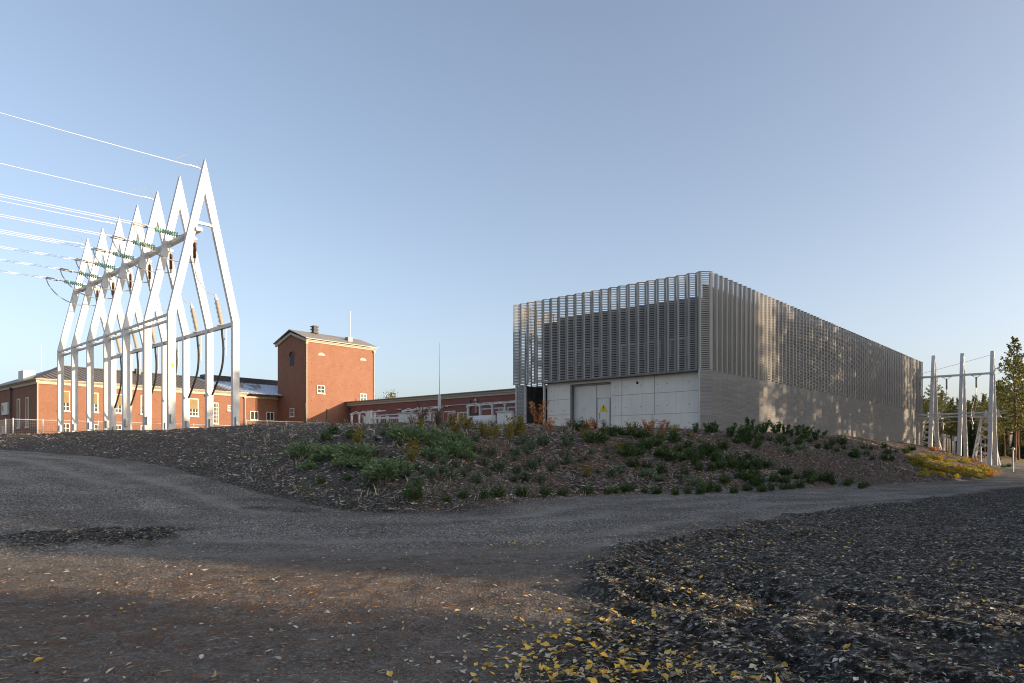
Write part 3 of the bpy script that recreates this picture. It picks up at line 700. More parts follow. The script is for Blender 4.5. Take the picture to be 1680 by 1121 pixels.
for x, y in Z4([(1090,300),(1130,300),(1180,300),(1140,270),(1210,280),(1250,280),(1300,310),(1280,270),(1340,340),(1380,360),(1420,370),(1330,300),(1180,350),(1110,260),(1060,270),(1160,310),(1190,325),(1240,310),(1270,300),(1310,330),(1350,320),(1360,345),(1400,355),(1300,350),(1260,350),(1220,355),(1390,330),(1320,285),(1350,290),(1150,330),(1090,230),(1120,235),(1180,245),(1220,260),(1260,250),(1300,265),(1340,275),(1380,295),(1420,310),(1460,325),(1500,345),(1480,355),(1440,350),(1100,320),(1070,300),(1120,345)]):
    put('lowyellow', x, y, 'low yellow shrub in sunlight on the right end of the bank', 'yellow shrubs in sunlight on the right end of the bank', .72)
for x, y in Z4([(1230,330),(1200,330),(1210,240),(1170,210),(1130,190),(1290,340),(1440,325),(1480,335),(1510,335),(1540,345),(1400,285),(1450,300)]):
    put('loworange', x, y, 'low orange shrub in sunlight on the right end of the bank', 'orange shrubs in sunlight on the right end of the bank', .72)
for x, y in Z4([(1350,205),(1400,225),(1440,240),(1480,250),(1520,270),(1560,290),(1320,200),(1590,310)]):
    put('tuft', x, y, 'dark shrub on the edge of the bank under the white pylons', 'dark shrubs on the bank edge under the pylons', 1.0)
for px, py in [(1420,1112),(1445,1105),(1500,1108),(1470,1116),(1300,920),(1640,1070)]:
    o = put('grass', px, py, 'small frosted grass tuft on the dark soil at the right', 'frosted grass tufts on the dark soil', .13)
put('frost', 612, 1086, 'tiny green moss plant alone on the gravel in the foreground', None, .12, 0)

# ------------------------------------------------------------------ the grey screened building
def grey_building():
    base = Vector((12.28, 45.7, 3.12))
    T = thing('substation_building', 'grey flat roofed building wrapped in a folded screen of horizontal slats', 'building', base, ANG)
    H, ZB, Wd, Ln, C0 = 10.05, 3.92, 15.83, 59.6, .25
    nf, ns = 21, 79
    amp = .33
    def panel(P, z0, z1, step, th, dep, post=True, broad=1):
        b = MB()
        pts = [(0, -amp), (P/2, 0), (P, -amp)]
        n = int((z1-z0)/step)
        for i in range(2):
            p, q = pts[i], pts[i+1]
            dx, dy = q[0]-p[0], q[1]-p[1]; L = math.hypot(dx, dy); a = math.atan2(dy, dx); R = Matrix.Rotation(a, 3, 'Z')
            for k in range(n+1):
                z = z0+.03+k*step
                b.box(((p[0]+q[0])/2, (p[1]+q[1])/2, z), (L-.012, dep, th), R)
        if post:
            # flat uprights at the two ends of each broad face and a slim one at the return
            for i, (wa, wb) in enumerate(((.03, .03), (.066, .066)) if broad == 1 else ((.066, .066), (.03, .03))):
                p, q = Vector((*pts[i], 0)), Vector((*pts[i+1], 0)); e = (q-p).normalized(); L = (q-p).length
                R = Matrix.Rotation(math.atan2(e.y, e.x), 3, 'Z')
                for c_, w_ in ((wa/2, wa), (L-wb/2, wb)):
                    m = p+e*c_; b.box((m.x, m.y, (z0+z1)/2), (w_-.004, .092, z1-z0+.06), R)
            for i in range(2):
                p, q = pts[i], pts[i+1]
                b.bar((p[0], p[1], z1+.045), (q[0], q[1], z1+.045), .12, .025)
        return b
    step = (H-ZB)/52
    pf = (Wd-C0)/nf; ps = (Ln-C0)/ns
    mf = panel(pf, ZB, H, step, .049, .05, True, 0).mesh('screen_panel', M['slat'])
    ms = panel(ps, ZB, H, step, .049, .05).mesh('screen_panel', M['slat'])
    # long side faces -y: panel's own direction; the short front faces -x: turned a quarter
    for i in range(ns):
        o = link('screen_panel', ms, T); o.location = (C0+i*ps, 0, 0)
    for i in range(nf):
        o = link('screen_panel', mf, T); o.rotation_euler = (0, 0, -math.pi/2); o.location = (0, C0+(i+1)*pf, 0)
    for i in range(5):
        o = link('screen_panel', mf, T); o.rotation_euler = (0, 0, math.pi); o.location = ((i+1)*pf, Wd, 0)
    # one straight panel closes the corner between the two screens
    cp, cq = Vector((-amp, C0, 0)), Vector((C0, -amp, 0)); ce = (cq-cp).normalized(); cl = (cq-cp).length; cR = Matrix.Rotation(math.atan2(ce.y, ce.x), 3, 'Z'); cm = (cp+cq)/2
    b = MB()
    for k in range(53): b.box((cm.x, cm.y, ZB+.03+k*step), (cl-.012, .055, .054), cR)
    for c_ in (.06, cl-.06):
        m_ = cp+ce*c_; b.box((m_.x, m_.y, (ZB+H)/2), (.115, .092, H-ZB+.06), cR)
    b.bar((cp.x, cp.y, H+.045), (cq.x, cq.y, H+.045), .12, .025)
    b.build('screen_panel', M['slat'], T)
    b = MB()
    for k in range(51): b.box((cm.x, cm.y, -.57+k*.088), (cl-.01, .085, .076), cR)
    b.box((cm.x+.04, cm.y+.04, ZB/2-.34), (cl-.02, .05, ZB+.5), cR)
    b.build('base_panel', M['base_slat'], T)
    # closed stone courses below the screen on the long side
    b = panel(ps, -.6, ZB-.06, .088, .076, .085, False)
    pts = [(0, -amp+.05), (ps/2, .05), (ps, -amp+.05)]
    for i in range(2):
        p, q = pts[i], pts[i+1]
        b.bar((p[0], p[1], ZB/2-.34), (q[0], q[1], ZB/2-.34), .06, ZB+.5, (0, 0, 1))
    mb_ = b.mesh('base_panel', M['base_slat'])
    for i in range(ns):
        o = link('base_panel', mb_, T); o.location = (C0+i*ps, 0, 0)
    for i in range(16):
        o = link('rear_screen_panel', mf, T); o.rotation_euler = (0, 0, math.pi); o.location = ((i+6)*pf, Wd, 0)
    b = MB()
    for i in range(24): b.span(.25+.6*i, .25+.6*i+.57, Wd-.16, Wd-.1, -.6, ZB-.05)
    b.build('side_panels', M['steel_dark'], T)
    # inner volume
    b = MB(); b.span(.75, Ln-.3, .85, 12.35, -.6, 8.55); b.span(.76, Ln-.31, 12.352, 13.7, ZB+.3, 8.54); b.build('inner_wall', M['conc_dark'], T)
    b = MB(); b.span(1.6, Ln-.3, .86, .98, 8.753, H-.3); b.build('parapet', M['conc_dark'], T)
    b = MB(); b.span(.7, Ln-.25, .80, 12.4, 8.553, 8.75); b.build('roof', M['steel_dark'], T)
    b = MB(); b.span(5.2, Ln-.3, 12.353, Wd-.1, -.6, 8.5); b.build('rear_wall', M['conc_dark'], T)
    b = MB(); b.span(Ln-.29, Ln-.02, .3, Wd-.1, -.6, H-.1); b.build('end_wall', M['base_slat'], T)
    # soffit under the front screen
    b = MB(); b.span(-.30, .74, .1, 12.6, ZB-.10, ZB-.03); b.build('soffit', M['steel_dark'], T)
    # concrete front wall, either side of the steel doors
    b = MB()
    b.span(.22, .742, -.36, 6.9, -.6, ZB-.105); b.span(.22, .742, 10.46, 12.6, -.6, ZB-.105)
    b.span(.22, .742, 6.9, 10.46, 3.62, ZB-.105)
    w = b.build('concrete_wall', M['conc'], T)
    j = MB()
    def line(y0, y1, z0, z1): j.span(.212, .2195, y0, y1, z0, z1)
    line(.1, 6.88, 2.60, 2.622); line(.1, 6.88, 1.18, 1.2); line(10.5, 12.58, 2.55, 2.57); line(10.5, 12.58, 1.42, 1.44)
    line(3.43, 3.455, 1.202, ZB-.12); line(3.6, 3.625, -.5, 1.178); line(6.0, 6.02, -.5, ZB-.12)
    for y in (.9, 2.5, 3.95 if False else 3.2, 4.5, 5.7, 6.5, 11.0, 12.2):
        for z in (.55, 1.75, 3.2): j.span(.213, .2195, y-.032, y+.032, z-.032, z+.032)
    j.build('joint_lines', M['joint'], w)
    # corner jamb and columns of the open corner
    b = MB(); b.span(-.40, .21, -.14, -.05, -.6, ZB-.03); b.build('corner_jamb', M['galv'], T)
    for y in (12.66, 14.5, 15.42):
        b = MB(); b.span(-.06, .10, y, y+.13, -.6, ZB-.01); b.build('column', M['galv'], T)
    b = MB()
    k = 0
    z = -.5
    while z < ZB-.1:
        b.span(-.02, .05, 14.64, 15.41, z, z+.095); z += .115
    b.build('lower_screen', M['base_slat'], T)
    b = MB()
    for y in (13.0, 13.6, 14.2, 14.8): b.span(4.6, 4.75, y, y+.5, -.5, ZB)
    b.build('inner_fins', M['steel_dark'], T)
    # steel doors
    b = MB(); b.span(.55, .70, 6.9, 10.46, -.5, 3.62)
    d = b.build('sliding_door', M['steel'], T)
    b = MB()
    for y in (8.32, 8.36): b.span(.538, .5495, y, y+.012, -.4, 3.6)
    b.span(.40, .549, 6.92, 10.44, 3.50, 3.615)
    b.span(.24, .549, 10.33, 10.455, -.4, 3.50)
    b.build('door_frame', M['steel_dark'], d)
    b = MB(); b.span(.50, .5475, 7.2, 8.24, -.3, 2.5)
    dd = b.build('door', M['steel'], T)
    b = MB()
    for y0, y1, z0, z1 in ((7.17, 7.2, -.3, 2.53), (8.24, 8.27, -.3, 2.53), (7.2, 8.24, 2.5, 2.53)): b.span(.49, .545, y0, y1, z0, z1)
    b.build('door_frame', M['steel_dark'], dd)
    b = MB(); b.tube([(.44, 8.05, 1.05), (.44, 8.05, 1.45)], .018, 6); b.span(.44, .4995, 8.04, 8.06, 1.08, 1.10); b.span(.44, .4995, 8.04, 8.06, 1.40, 1.42)
    b.build('handle', M['black'], dd)
    # warning sign: yellow triangle with a black bolt
    b = MB(); b.prism([(7.40, 1.55), (8.02, 1.55), (7.71, 2.12)], .478, .4985, 'x')
    s = b.build('warning_sign', M['yellow'], dd)
    b = MB(); b.prism([(7.70, 1.95), (7.75, 1.95), (7.72, 1.83), (7.77, 1.83), (7.69, 1.66), (7.71, 1.79), (7.66, 1.79)], .472, .4775, 'x'); b.build('bolt_symbol', M['black'], s)
    b = MB(); b.span(.53, .5495, 9.25, 9.75, 1.55, 2.1)
    s = b.build('notice_board', M['white_frame'], d)
    b = MB()
    for k in range(4): b.span(.526, .5295, 9.32, 9.68-.08*(k % 2), 1.66+.09*k, 1.69+.09*k)
    b.build('notice_lines', M['galv'], s)
    # windows of the inner volume, seen through the screen
    for y0 in (1.6, 3.6, 5.4, 8.6, 10.2):
        b = MB()
        for (a0, a1, z0, z1) in ((y0, y0+1.3, 5.0, 5.07), (y0, y0+1.3, 6.13, 6.2), (y0, y0+.07, 5.07, 6.13), (y0+1.23, y0+1.3, 5.07, 6.13)): b.span(.70, .7495, a0, a1, z0, z1)
        w = b.build('window', M['galv'], T)
        b = MB(); b.span(.72, .748, y0+.07, y0+1.23, 5.07, 6.13); b.build('pane', M['pane'], w)
    b = MB(); b.lathe([(0, .09), (.1, .1), (.16, .04)], (.30, 5.1, 3.42), (.05, 5.1, 3.30), 8); b.bar((.22, 5.1, 3.45), (.3, 5.1, 3.42), .05, .05)
    o = b.build('security_camera', M['black']); o.parent = None
    o.matrix_world = Matrix.Translation(base) @ Matrix.Rotation(ANG, 4, 'Z')
    for ch in T.children:
        if ch.name.split('.')[0] in ('concrete_wall', 'corner_jamb', 'column', 'lower_screen', 'sliding_door', 'door', 'soffit', 'inner_fins'): ch.location.y += .33
    tag(o, 'small black camera mounted high on the concrete wall', 'camera')
grey_building()

# ------------------------------------------------------------------ brick buildings
def window(parent, axis, c, off, w, h, z0, cols=2, rows=3, blind=0, arch=False, wallmat=None):
    """a framed window on a wall; axis 'y' = wall faces -y at y=off, 'x' = wall faces -x at x=off"""
    def sp(b, a0, a1, d0, d1, z0_, z1_):
        if axis == 'y': b.span(a0, a1, off-d1, off-d0, z0_, z1_)
        else: b.span(off-d1, off-d0, a0, a1, z0_, z1_)
    b = MB(); t = .09
    sp(b, c-w/2, c-w/2+t, .002, .08, z0, z0+h); sp(b, c+w/2-t, c+w/2, .002, .08, z0, z0+h)
    sp(b, c-w/2+t, c+w/2-t, .002, .08, z0+h-t, z0+h); sp(b, c-w/2-.06, c+w/2+.06, .002, .14, z0-.1, z0-.002)
    top = z0+h-t-h*blind; sp(b, c-w/2+t, c+w/2-t, .002, .08, z0, z0+t)
    for i in range(1, cols):
        x = c-w/2+w*i/cols; sp(b, x-.035, x+.035, .03, .07, z0+t, top)
    for i in range(1, rows):
        zz = z0+t+(top-z0-t)*i/rows; sp(b, c-w/2+t, c+w/2-t, .031, .069, zz-.03, zz+.03)
    f = b.build('window', M['white_frame'], parent)
    b = MB(); sp(b, c-w/2+t, c+w/2-t, .004, .025, z0+t, z0+h-t); b.build('pane', M['pane'], f)
    if blind:
        b = MB(); sp(b, c-w/2+t+.01, c+w/2-t-.01, .028, .06, top, z0+h-t-.01); b.build('blind', M['blind'], f)
    return f
def downpipe(parent, x, y, z0, z1, r=.07, mat='cornice'):
    b = MB(); b.tube([(x, y, z0), (x, y, z1-.35), (x, y, z1-.25)], r, 6); b.box((x, y, z1-.15), (.3, .26, .24))
    b.build('downpipe', M[mat], parent)
def long_brick():
    base = Vector((-49.4, 75, 2.9)); T = thing('brick_building', 'long two storey red brick building with a hipped roof behind the white A frames', 'building', base, ANG)
    E = 9.45-2.9
    L1, L2, D = 23.1, 36, 22
    b = MB(); b.span(0, L1, 0, D, -.8, E-.45); b.span(L1, L2, 1.1, D, -.8, E-.452); w = b.build('wall', M['brick'], T)
    b = MB()
    b.span(-.12, L1+.06, -.12, D+.1, E-.45, E-.12); b.span(-.28, L1+.2, -.28, D+.2, E-.118, E+.02)
    b.span(L1+.202, L2, .95, D+.1, E-.449, E-.12); b.span(L1+.204, L2, .80, D+.15, E-.118, E+.018)
    b.build('cornice', M['cornice'], T)
    b = MB(); b.tube([(-.36, -.36, E+.03), (L1+.2, -.36, E+.03)], .08, 6); b.tube([(-.36, -.36, E+.03), (-.36, D, E+.03)], .08, 6); b.build('gutter', M['cornice'], T)
    # hipped roof: eaves rectangle to ridge
    Rz = E+2.75; o = -.45
    b = MB()
    b.add([(o, o, E+.03), (L2, o, E+.03), (L2, D+.4, E+.03), (o, D+.4, E+.03), (5.5, 11, Rz), (L2, 11, Rz)],
          [(0, 1, 5, 4), (3, 4, 5, 2), (0, 4, 3), (1, 2, 5), (0, 3, 2, 1)])
    # standing seams
    x = .8
    while x < L2-.5:
        t = min(1, max(0, x-o)/5.95)
        zt = E+.03+(Rz-E-.03)*t; yt = o+(11-o)*t
        b.bar((x, o, E+.06), (x, yt, zt+.03), .05, .06); x += .62
    r = b.build('roof', M['roof'], T)
    b = MB(); b.bar((5.5, 11, Rz+.05), (L2, 11, Rz+.05), .5, .1); b.bar((5.5, 11, Rz+.05), (o, o, E+.1), .3, .09); b.build('ridge_cap', M['dark_metal'], r)
    b = MB(); b.span(22, L2, 9.0, 10.2, Rz-.45, Rz+.30); b.build('roof_box', M['dark_metal'], r)
    for x, y, s_ in ((24.5, 5.0, .9), (27.5, 5.6, .7)):       # eyebrow dormers
        b = MB(); zz = E+.03+(y-o)/(11-o)*2.72
        b.lathe([(0, .05), (.05, s_*.7), (1.6, s_*.55), (1.65, .05)], (x, y-.9, zz-.15), (x, y+1, zz-.10), 12); b.build('dormer', M['roof_grey'], r)
    b = MB(); b.span(13.5, 14.1, 9.6, 10.2, Rz-.6, Rz+.35); b.build('chimney', M['dark_metal'], r)
    b = MB(); b.span(.4, 1.6, 6.6, 8.4, E+.3, E+1.5); b.build('roof_vent', M['white_frame'], r)
    b = MB(); b.tube([(2.8, 9, E+1.2), (2.8, 9, E+4.8)], .03, 5); b.build('antenna_mast', M['galv'], r)
    for k in range(6): window(T, 'y', 2.35+2.8*k, 0, 1.15, 2.15, E-.45-3.1+.35, 3, 2, .55)
    for k in range(6): window(T, 'y', 2.35+2.8*k, 0, 1.15, 1.5, E-6.0, 3, 3)
    window(T, 'y', 19.0, 0, .9, 2.6, E-4.0, 3, 5); window(T, 'y', 20.95, 0, .6, .7, E-2.3, 2, 2); window(T, 'y', 21.2, 0, .7, 1.4, E-6.0, 2, 3)
    window(T, 'y', 24.9, 1.1, 1.15, 1.15, E-3.3, 2, 1); window(T, 'y', 27.2, 1.1, 1.15, 1.15, E-3.3, 2, 1); window(T, 'y', 25, 1.1, .8, .8, E-6.2, 2, 2)
    for y in (3.6, 6.6): window(T, 'x', y, 0, 1.0, 3.2, E-4.9, 2, 4, .62)
    for y in (12.4, 14.6): window(T, 'x', y, 0, .8, 2.6, E-7.2, 2, 4)
    b = MB(); b.span(-.16, -.003, 10.4, 12.6, E-3.3, E-1.9); s = b.build('sign', M['white_frame'], T)
    b = MB(); b.span(-.166, -.1605, 11.9, 12.25, E-2.9, E-2.2); b.build('sign_mark', M['dark_metal'], s)
    downpipe(T, -.12, -.2, -.5, E-.1); downpipe(T, L1-.15, -.14, -.5, E-.4); downpipe(T, -.16, 9, -.5, E-.3, .08, 'dark_metal'); downpipe(T, 17.9, -.13, -.5, E-.4, .06, 'dark_metal')
long_brick()
def brick_tower():
    base = Vector((-26.4, 92.5, 2.9)); T = thing('brick_tower', 'square red brick tower block with a low gabled roof', 'building', base, ANG)
    E = 16.6-2.9; L, D = 10.87, 6.9; Rz = E+1.3
    b = MB()
    b.prism([(-.0, -.8), (D, -.8), (D, E-.3), (D/2, Rz-.35), (0, E-.3)], 0, L, 'x')
    b.build('wall', M['brick'], T)
    b = MB()
    b.span(-.10, L+.10, -.10, -.002, E-.46, E-.30); b.span(-.2, L+.2, -.22, -.002, E-.298, E-.16)
    for s, (ya, yb) in enumerate(((-.3, D/2), (D+.3, D/2))):
        b.bar((-.14, ya, E-.36), (-.14, yb, Rz-.36), .2, .30)
    b.build('cornice', M['cornice'], T)
    b = MB()
    b.bar((-.45, -.48, E-.09), (L+.4, -.48, E-.09), .02, .02)
    for (ya, yb) in ((-.5, D/2), (D+.5, D/2)):
        b.add([(-.42, ya, E-.12), (L+.35, ya, E-.12), (L+.35, yb, Rz+.06), (-.42, yb, Rz+.06), (-.42, ya, E-.02), (L+.35, ya, E-.02), (L+.35, yb, Rz+.16), (-.42, yb, Rz+.16)],
              [(0,1,2,3),(4,5,6,7),(0,1,5,4),(3,2,6,7),(0,3,7,4),(1,2,6,5)])
    r = b.build('roof', M['roof_grey'], T)
    b = MB()
    for k in range(5): b.box((3.3, 3.2, Rz+.15+.2*k), (.85 if k % 2 == 0 else .6, .85 if k % 2 == 0 else .6, .12)); b.box((3.3, 3.2, Rz+.25+.2*k), (.5, .5, .08))
    b.build('roof_cowl', M['dark_metal'], r)
    b = MB(); b.span(7.2, 7.9, 1.0, 1.8, E+.3, E+1.15); b.build('roof_vent', M['roof_grey'], r)
    b = MB(); b.tube([(9.0, 3, Rz), (9.0, 3, Rz+3.9)], .05, 5); b.tube([(8.55, 3, Rz+3.6), (9.45, 3, Rz+3.6)], .03, 4); b.tube([(9.2, 2.8, Rz+2.2), (9.0, 3, Rz+2.0)], .03, 4)
    b.build('antenna_mast', M['galv'], r)
    # half-round vents under the eaves
    for x in (2.2, 8.9):
        b = MB(); b.prism([(x-.55, E-2.05)]+[(x+.55*math.cos(a), E-2.05+.38*math.sin(a)) for a in np.linspace(0, math.pi, 9)][:-1], -.06, -.002, 'y')
        b.build('eyebrow_window', M['cornice'], T)
    # arched recess on the shaded gable
    b = MB(); b.prism([(D/2-.5, E-3.3), (D/2+.5, E-3.3)]+[(D/2+.5*math.cos(a), E-2.0+.5*math.sin(a)) for a in np.linspace(0, math.pi, 9)], -.02, -.002, 'x')
    a_ = b.build('arched_window', M['black'], T)
    b = MB()
    for a0, a1 in zip(np.linspace(0, math.pi, 9)[:-1], np.linspace(0, math.pi, 9)[1:]):
        b.bar((-.05, D/2+.6*math.cos(a0), E-2.0+.6*math.sin(a0)), (-.05, D/2+.6*math.cos(a1), E-2.0+.6*math.sin(a1)), .18, .14)
    b.build('brick_arch', M['brick_dark'], a_)
    window(T, 'y', 2.1, 0, 1.2, 1.05, E-7.0, 2, 2); window(T, 'y', 8.9, 0, 1.15, 1.1, E-7.7, 2, 2); window(T, 'y', 8.9, 0, 1.15, 1.0, E-10.3, 2, 2)
    window(T, 'x', D/2-.1, 0, 1.0, 1.1, E-10.0, 2, 2); window(T, 'x', D/2-.5, 0, 2.2, 1.7, E-14.0, 5, 4)
    b = MB(); b.span(8.4, 9.5, -.7, -.003, E-8.35, E-7.95); b.span(8.3, 9.9, -.72, -.01, E-7.93, E-7.88); b.build('wall_unit', M['white_frame'], T)
    b = MB(); b.tube([(7.7, -.1, E-12), (7.7, -.1, E-7.4)], .04, 5); b.tube([(8.1, -.1, E-10.9), (8.1, -.1, E-7.9)], .03, 5); b.build('wall_pipe', M['dark_metal'], T)
    b = MB()
    for z in (E-3.2, E-5.6, E-8.0, E-10.4):
        for k in range(7): b.box((.8+1.55*k, -.02, z+.05*(k % 2)), (.16, .03, .16))
    for z in (E-3.2, E-8.2):
        for k in (1.0, 5.9): b.box((-.02, k, z), (.03, .16, .16))
    b.build('tie_plates', M['brick_dark'], T)
    b = MB(); b.span(1.6, 4.2, -.10, -.003, -.5, 2.4); b.build('garage_door', M['white_frame'], T)
    downpipe(T, -.1, -.14, -.5, E-.5); downpipe(T, L-.15, -.12, 3, E-.5, .05)
brick_tower()
def brick_wing():
    base = Vector((-22.25, 97.3, 2.9)); T = thing('brick_wing', 'low flat eaved dark red brick wing running from the tower behind the new building', 'building', base, ANG)
    E = 8.75-2.9; L = 47.0
    b = MB(); b.span(0, 9, -L, -.02, -.8, E-.62); b.build('wall', M['brick_dark'], T)
    b = MB(); b.span(-.12, 9.1, -L-.1, -.02, E-.62, E-.36); b.span(-.26, 9.2, -L-.2, -.02, E-.358, E-.13); b.build('cornice', M['cornice'], T)
    b = MB(); b.add([(-.5, -L-.3, E-.128), (-.5, -.02, E-.128), (4.5, -.02, E+.5), (4.5, -L-.3, E+.5), (9.4, -L-.3, E-.128), (9.4, -.02, E-.128), (-.5, -L-.3, E-.04), (-.5, -.02, E-.04)],
                    [(6,7,2,3), (0,1,7,6), (3,2,5,4), (0,3,4),(1,5,2),(0,4,5,1),(0,6,3),(1,2,7)])
    b.build('roof', M['roof_grey'], T)
    b = MB(); b.tube([(-.2, -14.5, E-1.45), (-.2, -L, E-1.25)], .03, 5)
    for k in range(5): b.box((-.22, -10.8-4.2*k, E-1.45), (.3, .9, .04)); b.box((-.2, -10.8-4.2*k-.3, E-1.52), (.2, .5, .08))
    b.build('wall_pipe', M['white_frame'], T)
    for y in (-20.4, -22.2): window(T, 'x', y, 0, 1.7, 1.1, E-3.35, 2, 1)
    window(T, 'x', -28.3, 0, 1.4, 1.3, E-3.3, 2, 1)
    downpipe(T, -.12, -.6, -.5, E-.8, .06, 'dark_metal'); downpipe(T, -.12, -24.2, -.5, E-.8, .06, 'galv')
    b = MB(); b.tube([(-.1, -23.3, E-2.4), (-.1, -23.3, E-.9)], .05, 5); b.span(-.3, -.005, -24.6, -23.4, E-2.9, E-2.45); b.build('wall_lamp', M['dark_metal'], T)
brick_wing()

# ------------------------------------------------------------------ white line gantry with seven A frames
GP = Vector((.693, .721, 0)); GG = Vector((-.721, .693, 0))
GO = Vector((-.4737*42, 42, 0))                      # foot of the first frame's left leg
GANG = math.atan2(GP.y, GP.x)
GW, GS = 3.85, 3.77                                  # leg spread, frame spacing
ZK, ZA, ZX, ZBM = EYE+8.3, EYE+17.55, EYE+13.9, EYE+13.45
def gp(p, g, z):
    v = GO+GP*p+GG*g; return Vector((v.x, v.y, z))
def gantry():
    T = thing('line_gantry', 'row of seven tall white steel A frames joined by beams on the bank', 'gantry', (GO.x, GO.y, 2.95), GANG)
    z0 = 2.95
    for k in range(7):
        y = k*GS
        fr = link('a_frame', None, T); fr.location = (0, y, 0); fr.empty_display_size = .2
        for s, px in ((1, 0), (-1, GW)):
            b = MB()
            wl, dl = .42, .28
            a0, a1 = px-wl/2, px+wl/2
            cx = GW/2
            # lower shaft and the inclined limb as one mitred solid
            ia = cx-.02*s if s > 0 else cx+.02
            top_in = cx
            prof_out = [(px-s*wl/2, -.5), (px-s*wl/2, ZK-z0), (cx, ZA-z0+.25)]
            prof_in = [(cx, ZA-z0-1.75), (px+s*wl/2, ZK-z0-.1), (px+s*wl/2, -.5)]
            b.prism(prof_out+prof_in, -dl/2, dl/2, 'y')
            b.build('leg', M['white_paint'], fr)
        t = (ZX-ZK)/(ZA-ZK); xl = t*GW/2+.2; xr = GW-xl
        b = MB(); b.span(xl, xr, -.08, .08, ZX-z0-.08, ZX-z0+.08); b.build('crossbar', M['white_paint'], fr)
    # box beam under the crossbars, carrying the line
    b = MB(); b.span(1.34, 1.68, -.3, 6*GS+.3, ZBM-z0-.11, ZBM-z0+.11)
    for k in range(6): b.span(1.80, 2.25, (k+.5)*GS-.07, (k+.5)*GS+.07, ZBM-z0-.08, ZBM-z0+.06)
    b.build('upper_beam', M['white_paint'], T)
    # paired rails between the left legs, single beam between the right legs
    b = MB()
    for k in range(6):
        ya, yb = k*GS+.15, (k+1)*GS-.15
        b.span(-.14, -.02, ya, yb, ZK-z0-.15, ZK-z0-.02); b.span(.16, .28, ya, yb, ZK-z0-.38, ZK-z0-.25)
        for q in range(1, 6): b.bar((-.08, ya+(yb-ya)*q/6, ZK-z0-.17), (.2, ya+(yb-ya)*q/6, ZK-z0-.24), .05, .04)
    b.build('tie_rail', M['white_paint'], T)
    b = MB()
    for k in range(6): b.span(GW-.12, GW+.12, k*GS+.15, (k+1)*GS-.15, ZK-z0-.26, ZK-z0-.04)
    b.build('lower_beam', M['white_paint'], T)
    b = MB()
    for k in range(7):
        b.box((-.05, k*GS-.24, .75), (.16, .15, .5)); b.box((GW, k*GS-.24, .75), (.16, .15, .5))
    b.build('junction_boxes', M['galv'], T)
    b = MB(); b.box((.02, -.147, 3.85), (.16, .012, .22)); b.build('number_plate', M['yellow'], T)
gantry()
def sagline(a, b_, sag, n=14):
    a, b_ = Vector(a), Vector(b_)
    return [a.lerp(b_, t)+Vector((0, 0, -4*sag*t*(1-t))) for t in [i/n for i in range(n+1)]]
ORD = ['nearest', 'second nearest', 'third nearest', 'fourth nearest', 'second farthest', 'farthest']
